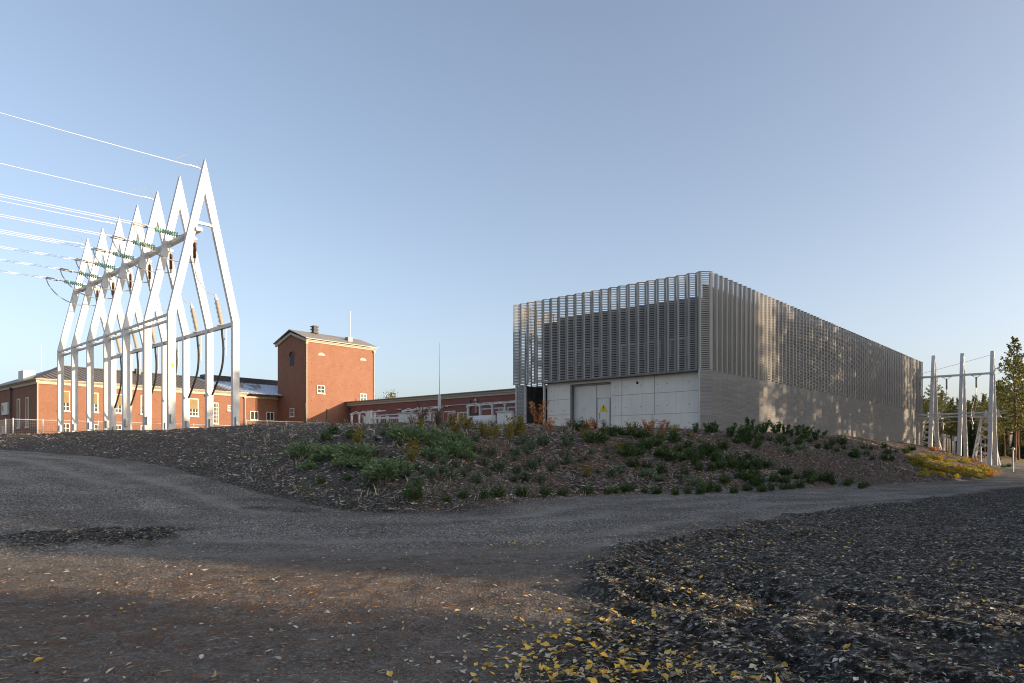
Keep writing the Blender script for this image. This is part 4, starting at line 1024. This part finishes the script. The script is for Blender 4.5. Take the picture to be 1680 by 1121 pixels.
def line_gear():
    far = -GP*70
    glass = None
    for k in range(6):
        g = (k+.5)*GS
        nm = ORD[k]
        # glass strain string reaching out from the beam
        p0 = gp(1.27, g, ZBM); d = (-GP+Vector((0, 0, .06))).normalized()
        T = thing('insulator_string', f'{nm} of the six green glass insulator strings on the A frame gantry', 'insulator', p0, 0, 'green glass insulator strings of the A frame gantry')
        b = MB(); prof = [(.10, .03)]
        for q in range(10):
            t = .2+q*.135; prof += [(t-.02, .04), (t, .155), (t+.05, .145), (t+.07, .05)]
        b.lathe(prof+[(1.6, .03)], (0, 0, 0), d, 12); b.build('glass_discs', M['green_glass'], T, True)
        b = MB(); b.tube([(0, 0, 0), d*.12], .035, 6); b.tube([d*1.58, d*2.0], .035, 6)
        b.bar(d*1.95+GG*.22, d*1.95-GG*.22, .06, .10)
        for s in (-1, 1): b.tube([d*1.97+GG*.2*s, d*2.75+GG*.2*s], .045, 6)
        b.build('clamp', M['galv'], T)
        end = p0+d*2.7
        for s in (-1, 1):
            a = end+GG*.2*s
            b = MB(); b.tube(sagline(a, a+far+Vector((0, 0, 2.5)), .9, 18), .011, 5)
            o = b.build('power_line', M['wire'])
            tag(o, f"{'near' if s < 0 else 'far'} wire of the conductor pair on the {nm} green insulator string", 'cable', 'twin conductors of the A frame gantry')
        # brown porcelain hanging from the beam
        h0 = gp(2.12, g, ZBM-.085)
        T = thing('hanging_insulator', f'{nm} of the six brown insulators hanging under the A frame beam', 'insulator', h0, 0, 'brown hanging insulators of the A frame gantry')
        b = MB(); prof = [(.12, .05)]
        for q in range(13):
            t = .16+q*.075; prof += [(t, .06), (t+.03, .13), (t+.05, .12), (t+.06, .06)]
        b.lathe(prof+[(1.18, .05)], (0, 0, 0), (0, 0, -1), 10); b.build('porcelain', M['brown_porcelain'], T, True)
        b = MB(); b.tube([(0, 0, 0), (0, 0, -.15)], .05, 6); b.tube([(0, 0, -1.16), (0, 0, -1.38)], .06, 6); b.build('fitting', M['galv'], T)
        hb = h0+Vector((0, 0, -1.36))
        b = MB()
        pts = [end, end+Vector((0, 0, -.55))+GP*.15, end+Vector((0, 0, -1.3))+GP*.8, end+Vector((0, 0, -1.75))+GP*1.8, end+Vector((0, 0, -1.75))+GP*2.8, hb]
        sm = smooth(pts); b.tube(sm, .02, 5); b.tube([q+GG*.12 for q in sm], .02, 5)
        tag(b.build('jumper_cable', M['wire']), f'looping jumper from the {nm} green insulator string to its brown insulator', 'cable', 'jumper loops of the A frame gantry')
        # cable sealing end on the lower beam
        c0 = gp(GW, g, ZK-.04); d2 = (Vector((0, 0, 1))-GP*.22).normalized()
        T = thing('cable_termination', f'{nm} of the six ribbed cable sealing ends on the right hand beam', 'insulator', c0, 0, 'cable sealing ends on the right hand beam')
        b = MB(); prof = [(.05, .14)]
        for q in range(17):
            t = .16+q*.082; prof += [(t, .085), (t+.03, .165), (t+.05, .16), (t+.065, .085)]
        b.lathe(prof+[(1.62, .07)], (0, 0, 0), d2, 10); b.build('porcelain', M['grey_porcelain'], T, True)
        b = MB(); b.lathe([(1.62, .12), (1.76, .13), (1.8, .06), (1.98, .05)], (0, 0, 0), d2, 8); b.box((0, 0, .02), (.5, .5, .06)); b.build('cap', M['white_paint'], T)
        lg = GG*(GS/2)
        pts = [Vector((0, 0, 0)), Vector((0, 0, -.5)), Vector((0, 0, -1.4))-GG*.25, Vector((0, 0, -2.6))-GG*.12, Vector((0, 0, -3.5))+GG*.6, Vector((0, 0, -4.35))+GG*1.45-GP*.0]
        b = MB(); b.tube(smooth(pts), .065, 6); b.build('cable', M['cable'], T)
        b = MB(); b.tube([Vector((0, 0, -.2))-GG*.55, Vector((0, 0, -2.0))-GG*.55], .05, 6)
        for z in (-.9, -1.5): b.bar(Vector((0, 0, z))-GG*.55, Vector((0, 0, z))-GG*.15, .05, .08)
        b.build('cable_bracket', M['white_paint'], T)
        top = c0+d2*1.96
        b = MB(); b.tube(smooth([hb, hb+Vector((0, 0, -.9))+GP*.05, hb.lerp(top, .6)+Vector((0, 0, -.7)), top]), .025, 5)
        tag(b.build('jumper_cable', M['wire']), f'wire from the {nm} brown insulator down to its sealing end', 'cable', 'down leads of the A frame gantry')
    for k, nm in ((0, 'first and nearest'), (2, 'third'), (4, 'fifth'), (6, 'seventh and farthest')):
        a = gp(GW/2-.10, k*GS, ZA-.35)
        b = MB(); b.tube(sagline(a, a+far+Vector((0, 0, 3.2)), 1.1, 18), .014, 5)
        b.tube(smooth([a, a-GP*.35+Vector((0, 0, .5)), a-GP*1.0+Vector((0, 0, .62)), a-GP*1.6+Vector((0, 0, .12))]), .015, 4)
        b.tube([a-GP*.25+Vector((0, 0, .0)), a-GP*.8+Vector((0, 0, .01))], .045, 5)
        tag(b.build('earth_wire', M['wire']), f'overhead earth wire running left from the tip of the {nm} A frame', 'cable', 'earth wires from the A frame tips')
def smooth(pts, k=3):
    pts = [Vector(p) for p in pts]
    for _ in range(k):
        q = [pts[0]]
        for a, b_ in zip(pts[:-1], pts[1:]): q += [a.lerp(b_, .25), a.lerp(b_, .75)]
        q.append(pts[-1]); pts = q
    return pts
line_gear()

# ------------------------------------------------------------------ fences, switchyard
def fence(name, label, pts, h, step, mat_post, dark=False, rails=True):
    p0 = Vector(pts[0]); p0.z = tz(p0.x, p0.y)
    T = thing(name, label, 'fence', p0)
    posts = []; mesh = MB(); rl = (MB(), MB())
    for a, b_ in zip(pts[:-1], pts[1:]):
        a, b_ = Vector(a), Vector(b_); n = max(1, round((b_-a).length/step))
        for i in range(n): posts.append(a.lerp(b_, i/n))
    posts.append(Vector(pts[-1]))
    prev = None
    for p in posts:
        q = Vector((p.x, p.y, tz(p.x, p.y)))-p0
        b = MB(); b.tube([q+Vector((0, 0, -.2)), q+Vector((0, 0, h))], .045, 6); b.tube([q+Vector((0, 0, h)), q+Vector((0, 0, h+.04))], [.055, .02], 6)
        b.build('post', mat_post, T)
        if prev is not None:
            for r_, z in zip(rl, (.1, h-.08)): r_.tube([prev+Vector((0, 0, z)), q+Vector((0, 0, z))], .02, 4)
            for z in np.arange(.1, h, .16): mesh.tube([prev+Vector((0, 0, z)), q+Vector((0, 0, z))], .006, 3)
            n = 14
            for i in range(1, n):
                m = prev.lerp(q, i/n); mesh.tube([m+Vector((0, 0, .05)), m+Vector((0, 0, h-.02))], .006, 3)
        prev = q
    for r_ in rl: r_.build('rail', mat_post, T, fix=False)
    mesh.build('wire_mesh', M['galv'], T, fix=False)
def loc_pt(base, a, b_):
    return Vector((base[0]+UX*a+VX*b_, base[1]+UY*a+VY*b_, 0))
MBASE = (-49.4, 75)
fence('mesh_fence', 'wire mesh fence with pale posts before the long brick building', [loc_pt(MBASE, -3, 9), loc_pt(MBASE, -3.5, -5), loc_pt(MBASE, 19, -5)], 2.0, 2.6, M['white_paint'])
fence('tall_fence', 'taller mesh fence with pale posts before the brick tower', [loc_pt(MBASE, 20.5, -5), loc_pt(MBASE, 30.5, -6.5)], 2.7, 2.7, M['white_paint'])
for px, nm in ((501, 'dark slim pole standing at the near corner of the brick tower'), (536, 'dark slim pole standing before the white garage door')):
    p = at(px, 690, 84); p.z = 3.0; b = MB()
    b.tube([(0, 0, -.2), (0, 0, 4.6 if px == 501 else 3.9)], .09, 6); b.tube([(0, 0, 2.3), (1.4 if px > 510 else -.3, -.2, 0)], .05, 5)
    if px > 510: b.tube([(.2, 0, 2.6), (-1.5, -.3, 0)], .05, 5)
    o = b.build('pole', M['dark_metal']); o.location = p; tag(o, nm, 'pole')

def busbar_support(px, py, Y, label, n=4, dx=1.25):
    base = at(px, py, Y); ztop = base.z; base.z = 3.0; H = ztop-3.0
    T = thing('busbar_support', label, 'switchgear', base, ANG, 'white post supports of the switchyard')
    for i in range(n):
        y = -i*dx
        b = MB(); b.span(-.08, .08, y-.08, y+.08, -.1, H-.25); b.span(-.14, .14, y-.14, y+.14, H-.25, H-.17); b.build('post', M['white_paint'], T)
        b = MB(); b.span(1.53, 1.69, y-.08, y+.08, -.1, H-.4); b.build('post', M['white_paint'], T)
        b = MB(); b.bar((0, y, H-.1), (.05, y-dx*.5, H+.07), .06, .06); b.bar((.05, y-dx*.5, H+.07), (0, y-dx*.98, H-.06), .06, .06); b.build('arm', M['white_paint'], T)
        b = MB(); b.lathe([(0, .06), (.06, .12), (.1, .06), (.16, .12), (.2, .06), (.26, .12), (.34, .05)], (.9, y-dx*.5, H-.6), (.9, y-dx*.5, H+.6), 8); b.build('insulator', M['grey_porcelain'], T)
    b = MB(); b.bar((0, .2, H-.12), (0, -n*dx-.4, H-.02), .1, .1); b.bar((1.61, .2, H-.33), (1.61, -n*dx-.4, H-.3), .1, .1); b.build('crossbeam', M['white_paint'], T)
busbar_support(577, 677, 74, 'white post support farthest left, by the foot of the brick tower')
busbar_support(662, 672, 69, 'white post support in the middle, left of the thin mast')
busbar_support(768, 664, 63, 'white post support nearest the grey building, before the brick wing', 4, 1.45)
def gate():
    p = at(604, 690, 70); p.z = 3.0
    T = thing('yard_gate', 'white steel sliding gate between two thick posts in front of the wing', 'gate', p, math.radians(-12))
    for x in (.15, 5.3, 5.95):
        b = MB(); b.span(x-.2, x+.2, -.2, .2, -.2, 2.85 if x < 5.5 else 2.6); b.build('gate_post', M['white_paint'], T)
    b = MB(); b.span(.36, 5.08, -.06, .06, 2.05, 2.25); b.span(.36, 5.08, -.06, .06, .2, .35)
    b.build('gate_rail', M['white_paint'], T)
    b = MB()
    for i in range(22): b.span(.42+.21*i, .46+.21*i, -.02, .02, .352, 2.048)
    b.build('gate_bars', M['galv'], T)
gate()
def mast():
    p = at(721, 690, 60); p.z = 3.0
    T = thing('lightning_mast', 'tall thin white lightning mast rising in front of the brick wing', 'mast', p)
    b = MB(); b.span(-.32, .32, -.32, .32, -.2, 2.25); b.build('mast_base', M['steel_dark'], T)
    b = MB(); b.tube([(0, 0, 2.25), (0, 0, 3.62)], [.14, .13], 8); b.build('lower_column', M['white_paint'], T)
    b = MB(); b.tube([(0, 0, 3.6), (0, 0, 5.2), (0, 0, 7.95)], [.035, .02, .01], 6); b.build('rod', M['galv'], T)
mast()
def box_gear(px, py, Y, w, d, label, name='switch_cabinet', tank=False):
    p = at(px, py, Y); H = p.z-3.0; p.z = 3.0
    T = thing(name, label, 'cabinet' if not tank else 'transformer', p, ANG)
    b = MB()
    if not tank:
        b.span(-d/2, d/2, -w/2, w/2, -.1, H); b.build('cabinet_body', M['white_paint'], T)
        b = MB(); b.span(-d/2-.08, d/2+.08, -w/2-.08, w/2+.08, H+.002, H+.09); b.build('cabinet_roof', M['galv'], T)
        for s in (-1, 1):
            b = MB(); b.span(-d/2-.03, -d/2-.002, s*w/4-w/4+.05, s*w/4+w/4-.05, .1, H-.12); q = b.build('door', M['white_frame'], T)
            b = MB(); b.span(-d/2-.07, -d/2-.032, s*.08-.02, s*.08+.02, H*.45, H*.55); b.build('handle', M['black'], q)
    else:
        b.span(-.9, .9, -w/2, w/2, .3, H-.75); b.build('tank', M['white_paint'], T)
        for s in (-1, 1):
            b = MB()
            for i in range(9): b.span(-1.45, -.92, -w/2+.15+i*w/9.5, -w/2+.2+i*w/9.5, .5, H-.9)
            if s > 0: b.build('radiator', M['galv'], T)
        b = MB(); b.lathe([(0, .1), (.03, .36), (w*.8, .36), (w*.8+.03, .1)], (0, -w*.42, H-.4), (0, w, H-.4), 12); b.build('conservator', M['white_paint'], T, True)
        for i in range(3):
            b = MB(); b.lathe([(0, .08), (.05, .14), (.1, .08), (.16, .14), (.2, .08), (.26, .13), (.32, .07), (.5, .04)], (.6, -w*.3+i*w*.3, H-.75), (.6, -w*.3+i*w*.3, H), 8); b.build('bushing', M['brown_porcelain'], T, True)
        b = MB(); b.span(-1.1, 1.1, -w/2-.1, w/2+.1, -.2, .299); b.build('plinth', M['conc'], T)
box_gear(672, 679, 66, 1.7, 1.2, 'white switch cabinet beside the middle post support')
box_gear(836, 677, 57, 1.6, 1.2, 'white cabinet against the left edge of the grey building')
box_gear(790, 681, 58, 3.4, 2, 'white transformer with a drum on top near the grey building', 'transformer', True)

# second gantry, beyond the far end of the grey building
def far_gantry():
    o3 = Vector((56.8, 85, 1.0)); z0 = 1.0
    T = thing('line_gantry', 'three slim white A frames with a beam beyond the far end of the grey building', 'gantry', o3, ANG)
    HA = EYE+12.2-z0
    for k in range(6):
        y = 3.05*k
        fr = link('a_frame', None, T); fr.location = (0, y, 0)
        for s in (-1, 1):
            b = MB(); b.bar((2.6*s, 0, -1.5), (.16*s, 0, HA-(0 if s < 0 else .8)), .44, .44, (0, 1, 0), .36, .36); b.build('leg', M['white_paint'], fr)
    b = MB(); zb = EYE+9.55-z0; b.span(-.95, -.72, -.3, 15.6, zb-.12, zb+.12); b.build('upper_beam', M['white_paint'], T)
    b = MB(); z2 = EYE+4.9-z0; b.tube([(-1.6, -.2, z2), (-1.6, 15.6, z2)], .10, 6); b.tube([(-1.6, -.2, z2-.4), (-1.6, 15.6, z2-.4)], .06, 6); b.build('lower_rail', M['white_paint'], T)
    R = Matrix.Translation(o3) @ Matrix.Rotation(ANG, 4, 'Z')
    for k, nm in ((0, 'right'), (1, 'middle'), (2, 'left')):
        y = 3.05*(k+.5)
        p = R @ Vector((-.83, y, zb-.12))
        I = thing('hanging_insulator', f'{nm} dark insulator hanging from the beam of the far white gantry', 'insulator', p, ANG, 'insulators of the far gantry')
        b = MB(); prof = [(.2, .05)]
        for q in range(12): prof += [(.25+q*.1, .06), (.29+q*.1, .14), (.33+q*.1, .06)]
        b.lathe(prof+[(1.55, .05)], (0, 0, 0), (0, 0, -1), 8); b.build('discs', M['steel_dark'], I, True)
        b = MB(); b.bar((0, -.55, 0), (0, .55, 0), .08, .08); b.bar((0, -.5, 0), (0, -.05, -.3), .05, .05); b.bar((0, .5, 0), (0, .05, -.3), .05, .05); b.build('hanger', M['galv'], I)
        b = MB(); b.tube(smooth([(0, 0, -1.5), (-.15, .1, -2.8), (-.3, .5, -4.2), (-.5, .3, -5.6)]), .03, 5)
        b.lathe([(0, .06), (.1, .14), (.3, .14), (.4, .06), (1.0, .05)], (-.5, .3, -5.5), (-.5, .3, -7), 8)
        b.build('down_lead', M['galv'], I)
    for (dx, dy, nm, hh) in ((4.5, 1.3, 'white lattice tower between the middle and right frames of the far gantry', 5.6), (4.5, 7.6, 'white lattice tower showing beside the far corner of the grey building', 5.6)):
        p = R @ Vector((dx, dy, 0)); p.z = tz(p.x, p.y)-.2
        L = thing('lattice_tower', nm, 'lattice tower', p, ANG)
        b = MB(); zt = EYE+4.6-p.z
        def cor(z, i):
            w = 1.35*(1-z/zt)+.42*(z/zt); return Vector((w*(1 if i in (0, 1) else -1), w*(1 if i in (0, 3) else -1), z))
        for i in range(4): b.bar(cor(0, i), cor(zt, i), .12, .12)
        b.build('corner_leg', M['white_paint'], L)
        b = MB(); n = 6
        for q in range(n):
            za, zc = zt*q/n, zt*(q+1)/n
            for i in range(4):
                j = (i+1) % 4
                b.bar(cor(za, i), cor(zc, j), .07, .05); b.bar(cor(za, j), cor(zc, i), .05, .07)
        b.build('bracing', M['white_paint'], L)
        b = MB(); b.span(-.7, .7, -1.6, 1.6, zt+.003, zt+.18)
        b.build('platform', M['white_paint'], L)
        for i, yy in enumerate((-1.3, 0, 1.3)):
            b = MB(); b.lathe([(0, .08), (.1, .15), (.2, .08), (.3, .15), (.4, .08), (.5, .15), (.6, .08), (.75, .05)], (0, yy, zt+.18), (0, yy, zt+1), 8); b.build('bushing', M['white_paint'], L, True)
    for i, (z, sg) in enumerate(((EYE+5.0, .25), (EYE+5.35, .3), (EYE+4.6, .45))):
        a = R @ Vector((3+i, -1, 0)); c = R @ Vector((4+i, 17, 0)); a.z = z; c.z = z
        b = MB(); b.tube(sagline(a, c, sg), .045, 5)
        tag(b.build('busbar', M['wire']), 'horizontal busbar cable, %s of three behind the far white gantry' % ('lowest', 'highest', 'middle')[(1, 2, 0).index(i) if False else (2, 1, 0)[i]], 'cable', 'busbars behind the far gantry')
    for px, py, Y, h, nm in ((1548, 716, 82, None, 'left small white marker post under the far gantry'), (1566, 720, 80, None, 'right small white marker post under the far gantry')):
        p = at(px, py, Y); zg = tz(p.x, p.y); b = MB(); b.tube([(0, 0, -.2), (0, 0, p.z-zg)], .07, 6); b.box((0, 0, p.z-zg), (.34, .34, .5))
        o = b.build('marker_post', M['white_paint']); o.location = (p.x, p.y, zg); tag(o, nm, 'post')
    for px, py, Y, nm, lamp in ((1609, 711, 84, 'slim white lamp post between the far gantry frames', True), (1662, 739, 66, 'short white post beside the road at the right edge', False)):
        p = at(px, py, Y); zg = tz(p.x, p.y); h = p.z-zg
        L = thing('lamp_post' if lamp else 'road_post', nm, 'lamp post' if lamp else 'post', (p.x, p.y, zg))
        b = MB(); b.tube([(0, 0, -.2), (0, 0, h)], .07, 8); b.build('pole', M['white_paint'], L)
        b = MB(); b.lathe([(0, .08), (.08, .17), (.2, .16), (.26, .05)], (0, 0, h), (0, 0, h+1), 10); b.build('lamp_head' if lamp else 'cap', M['white_frame'], L, True)
    a = R @ Vector((-.1, .1, HA-.4)); c = a+Vector((-26, 20, -6)); b = MB(); b.tube(sagline(a, c, .6), .02, 5)
    tag(b.build('earth_wire', M['wire']), 'thin wire leading left and down from the right frame of the far gantry', 'cable')
far_gantry()

# ------------------------------------------------------------------ trees
def pine_meshes(seed, H, crown0, dens=1.0, rmax=2.6, mat='pine', kind='pine'):
    g = random.Random(seed); t = MB(); c = MB()
    bend = [(g.gauss(0, .12), g.gauss(0, .12)) for _ in range(6)]
    def axis(z):
        f = z/H*5; i = min(int(f), 4); u = f-i
        return Vector((bend[i][0]*(1-u)+bend[i+1][0]*u, bend[i][1]*(1-u)+bend[i+1][1]*u, z))
    bend[0] = (0, 0)
    zs = [-.3]+[H*i/12 for i in range(1, 13)]
    t.tube([axis(max(z, 0)) if z > 0 else Vector((0, 0, z)) for z in zs], [.2*(H/18)*(1-.93*max(z, 0)/H)+.012 for z in zs], 7)
    z = crown0
    while z < H-.1:
        f = (z-crown0)/(H-crown0)
        if kind == 'pine':
            R = rmax*(math.sin(math.pi*min(1, .22+.78*f)**.8)*.85+.12)*g.uniform(.55, 1.2); el = .25+.5*f
        else:
            R = rmax*(1-f)**.85*g.uniform(.8, 1.15)+.15; el = -.25+.5*f
        n = g.choice((3, 4, 5)) if kind == 'pine' else 6
        a0 = g.random()*6.28
        for i in range(n):
            if kind == 'pine' and g.random() < .12: continue
            a = a0+i*6.28/n+g.gauss(0, .3); L = R*g.uniform(.65, 1.1); o = axis(z)
            dirv = Vector((math.cos(a), math.sin(a), el+g.gauss(0, .12)))
            tip = o+dirv*L; mid = o+dirv*L*.5+Vector((0, 0, -.06*L))
            t.tube([o, mid, tip], [.05*(1-f)+.015, .03*(1-f)+.01, .006], 4)
            m = int((16 if kind == 'pine' else 15)*dens*(.5+L/rmax))
            for q in range(m):
                s = g.uniform(.30, 1.06) if kind == 'pine' else g.uniform(.1, 1.05)
                p = o.lerp(mid, s*2) if s < .5 else mid.lerp(tip, s*2-1)
                w = .30*L*(.35+.65*s)
                p = p+Vector((g.gauss(0, .35*w), g.gauss(0, .35*w), g.gauss(0, .12)+(-.10 if kind != 'pine' else .05)))
                for e in range(3):
                    d = (dirv.normalized()*.6+Vector((g.gauss(0, .6), g.gauss(0, .6), g.gauss(.1, .45)))).normalized()
                    l = g.uniform(.20, .42); sd = d.cross(Vector((g.gauss(0, 1), g.gauss(0, 1), g.gauss(0, 1)))).normalized()*l*.28
                    c.add([p, p+d*l*.6+sd, p+d*l, p+d*l*.6-sd], [(0, 1, 2, 3)])
        z += (g.uniform(.32, .6) if kind == 'pine' else g.uniform(.3, .5))*(H/18)**.5
    return t.mesh('trunk', M['bark']), c.mesh('crown', M[mat])
def broad_meshes(seed, H, mat='autumn', r=2.2):
    g = random.Random(seed); t = MB(); c = MB()
    t.tube([(0, 0, -.3), (.05, 0, H*.3), (0, .08, H*.6), (.05, .03, H*.95)], [.12, .09, .05, .01], 7)
    for i in range(44):
        z = H*g.uniform(.28, .92); a = g.random()*6.28; L = r*g.uniform(.5, 1)*(1.15-z/H*.8)
        o = Vector((0, 0, z)); tip = o+Vector((math.cos(a)*L, math.sin(a)*L, L*g.uniform(.3, .8)))
        t.tube([o, o.lerp(tip, .5)+Vector((0, 0, .1)), tip], [.035, .02, .006], 4)
        for q in range(34):
            p = o.lerp(tip, g.uniform(.35, 1.1))+Vector((g.gauss(0, .3), g.gauss(0, .3), g.gauss(0, .28)))
            d = Vector((g.gauss(0, 1), g.gauss(0, 1), g.gauss(0, 1))).normalized(); l = g.uniform(.12, .26)
            sd = d.cross(Vector((g.gauss(0, 1), g.gauss(0, 1), g.gauss(0, 1)))).normalized()*l*.35
            c.add([p, p+d*l*.5+sd, p+d*l, p+d*l*.5-sd], [(0, 1, 2, 3)])
    return t.mesh('trunk', M['birch_bark']), c.mesh('crown', M[mat])
TT = {'pine': [pine_meshes(s, 18, c0) for s, c0 in ((1, 7.5), (2, 6.5), (3, 8.5))],
      'dense': [pine_meshes(s, 20, c0, 2.1, 3.2, 'pine_deep') for s, c0 in ((4, 7.0), (5, 8.0), (6, 7.5))],
      'spruce': [pine_meshes(s, 14, .6, 1.5, 2.3, 'spruce', 'spruce') for s in (7, 8)],
      'edge': [pine_meshes(9, 17.2, 4.6, .8, 2.3)],
      'broad': [broad_meshes(s, 7, 'autumn') for s in (10, 11)]}
TN = dict(pine='pine_tree', dense='pine_tree', spruce='spruce_tree', edge='pine_tree', broad='birch_tree')
def tree(kind, x, y, label, group=None, scale=1.0, v=None):
    tr, cr = TT[kind][v if v is not None else rnd.randrange(len(TT[kind]))]
    T = thing(TN[kind], label, 'tree', (x, y, tz(x, y)-.1), rnd.random()*6.28, group)
    k = scale*rnd.uniform(.93, 1.07); T.scale = (k, k, k)
    link('trunk', tr, T); link('crown', cr, T); return T
SX, SY = .951, -.309          # horizontal direction to the sun
def sq(s, q): return (SX*s-SY*q*1.0 if False else SX*s+.309*q, SY*s+.951*q)
# pine belt right of and behind the viewer; it shades the foreground
rnd.seed(2)
q = -1.5
while q < 104:
    for row in range(3):
        if 6.4 < q < 11.0: continue
        if 33 < q < 46.5 and row == 2: continue
        sp = 50 < q
        s = (42, 50, 59)[row] if not sp else ((37, 44, 51) if q < 82 else (46, 52, 58))[row]
        s += rnd.uniform(-3, 3); qq = q+rnd.uniform(-1.3, 1.3)
        if sp and 53 < qq < 60.5 and (row != 1 or rnd.random() < .6): continue
        if sp and 93 < qq < 102.5 and (row != 0 or rnd.random() < .4): continue
        if sp and 61 < qq and rnd.random() < .08: continue
        if 61.5 < qq < 83 and row == 2: continue
        x, y = sq(s, qq)
        k = 'dense' if not sp or (rnd.random() < .35 and not 53 < qq < 82) else 'pine'
        tree(k, x, y, 'tall pine in the belt beyond the right edge of the view', 'pines of the shading belt', (rnd.uniform(.88, .95) if 33 < qq < 46.5 else rnd.uniform(.97, 1.12)) if k == 'dense' else (rnd.uniform(1.18, 1.3) if 61 < qq < 83 else rnd.uniform(1.05, 1.2)))
    q += 2.7
q = -1
while q < 61:
    if 7.5 < q < 10.1 or 30 < q < 31.5: q += .5; continue
    x, y = sq(35+rnd.uniform(-2, 2), q); tree('spruce', x, y, 'young spruce under the pine belt beyond the right edge of the view', 'spruces under the shading belt', rnd.uniform(.8, 1.15) if q < 44 else rnd.uniform(.6, .7)); q += 3.2
# visible wood at the right
p = at(1664, 746, 104); tree('edge', p.x, p.y, 'tallest pine at the right edge with open layered branches', None, 1.02, 0)
p = at(1722, 746, 98); tree('pine', p.x, p.y, 'pine cut by the right edge of the view beside the tallest pine', None, .95, 1)
for i in range(100):
    Y = 118+rnd.random()**.8*95; px = rnd.uniform(1490, 1760) if i < 60 else rnd.uniform(1500, 1645)
    p = at(px, 746, Y)
    hgt = .66 if px < 1635 else .86
    tree('pine', p.x, p.y, 'pine in the sunlit wood behind the far white gantry', 'pines in the wood behind the far gantry', rnd.uniform(hgt-.12, hgt+.08))
for i in range(16):
    Y = 112+rnd.random()*40; px = rnd.uniform(1500, 1720)
    p = at(px, 746, Y); tree('spruce', p.x, p.y, 'dark young spruce at the foot of the pine wood on the right', 'spruces at the foot of the wood', rnd.uniform(.35, .6))
for i in range(5):
    Y = 118+rnd.random()*30; px = rnd.uniform(1505, 1700)
    p = at(px, 746, Y); tree('broad', p.x, p.y, 'small yellow green birch at the edge of the pine wood', 'small birches at the edge of the wood', rnd.uniform(.7, 1.1))
for px, s, nm in ((640, 1.38, 'yellow green tree crown rising behind the roof of the brick wing'), (615, 1.12, 'small tree showing just right of the brick tower')):
    p = at(px, 746, 122); tree('broad', p.x, p.y, nm, None, s)
p = at(3, 746, 120); tree('broad', p.x, p.y, 'tree top showing over the roof at the far left edge', None, 1.45)
far = MB()
# dry grass in the sunny strip by the brick building
def dry_grass():
    b = MB(); g = random.Random(3)
    for i in range(5200):
        if i % 2:
            a = g.uniform(-14, 3); bb = g.uniform(-9, 8); 
        else:
            a = g.uniform(14, 33); bb = g.uniform(-9, -4)
        p = loc_pt(MBASE, a, bb); z = tz(p.x, p.y) if i % 10 < 2 else None
        if z is None: z = dry_grass.z
        dry_grass.z = z
        h = g.uniform(.25, .75); d = Vector((g.gauss(0, .2), g.gauss(0, .2), 1))*h; s = Vector((g.gauss(0, 1), g.gauss(0, 1), 0)).normalized()*.03
        p.z = z-.05
        b.add([p-s, p+s, p+d*.6+s*.7+Vector((.02, 0, 0)), p+d], [(0, 1, 2, 3)])
    tag(b.build('dry_grass', M['dry_grass'], None, fix=False), 'dry yellow grass in the sunny strip below the brick building', kind='stuff')
dry_grass.z = 3.0
dry_grass()

# ------------------------------------------------------------------ light, sky, camera
EL = 10.0
AZ = math.atan2(SY, SX)                           # angle of the sun from +X
w = bpy.data.worlds.new('World'); scn.world = w; w.use_nodes = True
nt = w.node_tree; bg = nt.nodes['Background']
sky = nt.nodes.new('ShaderNodeTexSky'); sky.sky_type = 'NISHITA'; sky.sun_disc = False
sky.sun_elevation = math.radians(EL); sky.sun_rotation = math.pi/2-AZ
sky.air_density = .6; sky.dust_density = 3.5; sky.ozone_density = 1.0; sky.altitude = 0
ma = nt.nodes.new('ShaderNodeVectorMath'); ma.operation = 'MULTIPLY_ADD'; ma.inputs[1].default_value = (.06,)*3; ma.inputs[2].default_value = (.94,)*3
nt.links.new(sky.outputs[0], ma.inputs[0])
dv = nt.nodes.new('ShaderNodeVectorMath'); dv.operation = 'DIVIDE'; nt.links.new(sky.outputs[0], dv.inputs[0]); nt.links.new(ma.outputs[0], dv.inputs[1])
bw = nt.nodes.new('ShaderNodeRGBToBW'); nt.links.new(dv.outputs[0], bw.inputs[0])
hs = nt.nodes.new('ShaderNodeMix'); hs.data_type = 'RGBA'; hs.inputs[0].default_value = .17; nt.links.new(dv.outputs[0], hs.inputs[6]); nt.links.new(bw.outputs[0], hs.inputs[7])
wm = nt.nodes.new('ShaderNodeMix'); wm.data_type = 'RGBA'; wm.blend_type = 'MULTIPLY'; wm.inputs[0].default_value = 1; wm.inputs[7].default_value = (1.06, 1.02, .975, 1)
nt.links.new(hs.outputs[2], wm.inputs[6]); nt.links.new(wm.outputs[2], bg.inputs[0]); bg.inputs[1].default_value = .15
sun = bpy.data.lights.new('sun', 'SUN'); sun.energy = 3.0; sun.angle = math.radians(.5); sun.color = (1.0, .76, .50)
so = bpy.data.objects.new('sun', sun); COL.objects.link(so)
dirv = Vector((SX*math.cos(math.radians(EL)), SY*math.cos(math.radians(EL)), math.sin(math.radians(EL))))
so.rotation_euler = dirv.to_track_quat('Z', 'Y').to_euler(); so.location = (60, -20, 40)
cam = bpy.data.cameras.new('camera'); co = bpy.data.objects.new('camera', cam); COL.objects.link(co); scn.camera = co
co.location = (0, 0, EYE); co.rotation_euler = (math.pi/2, 0, 0)
cam.sensor_width = 36; cam.lens = 36*F/1680; cam.shift_y = (HZ-560.5)/1680; cam.clip_end = 4000; cam.clip_start = .05
scn.view_settings.view_transform = 'Standard'; scn.view_settings.look = 'None'
scn.view_settings.exposure = 1.52; scn.view_settings.gamma = 1
scn.cycles.use_denoising = True
scn.cycles.filter_width = 1.1
scn.cycles.max_bounces = 6
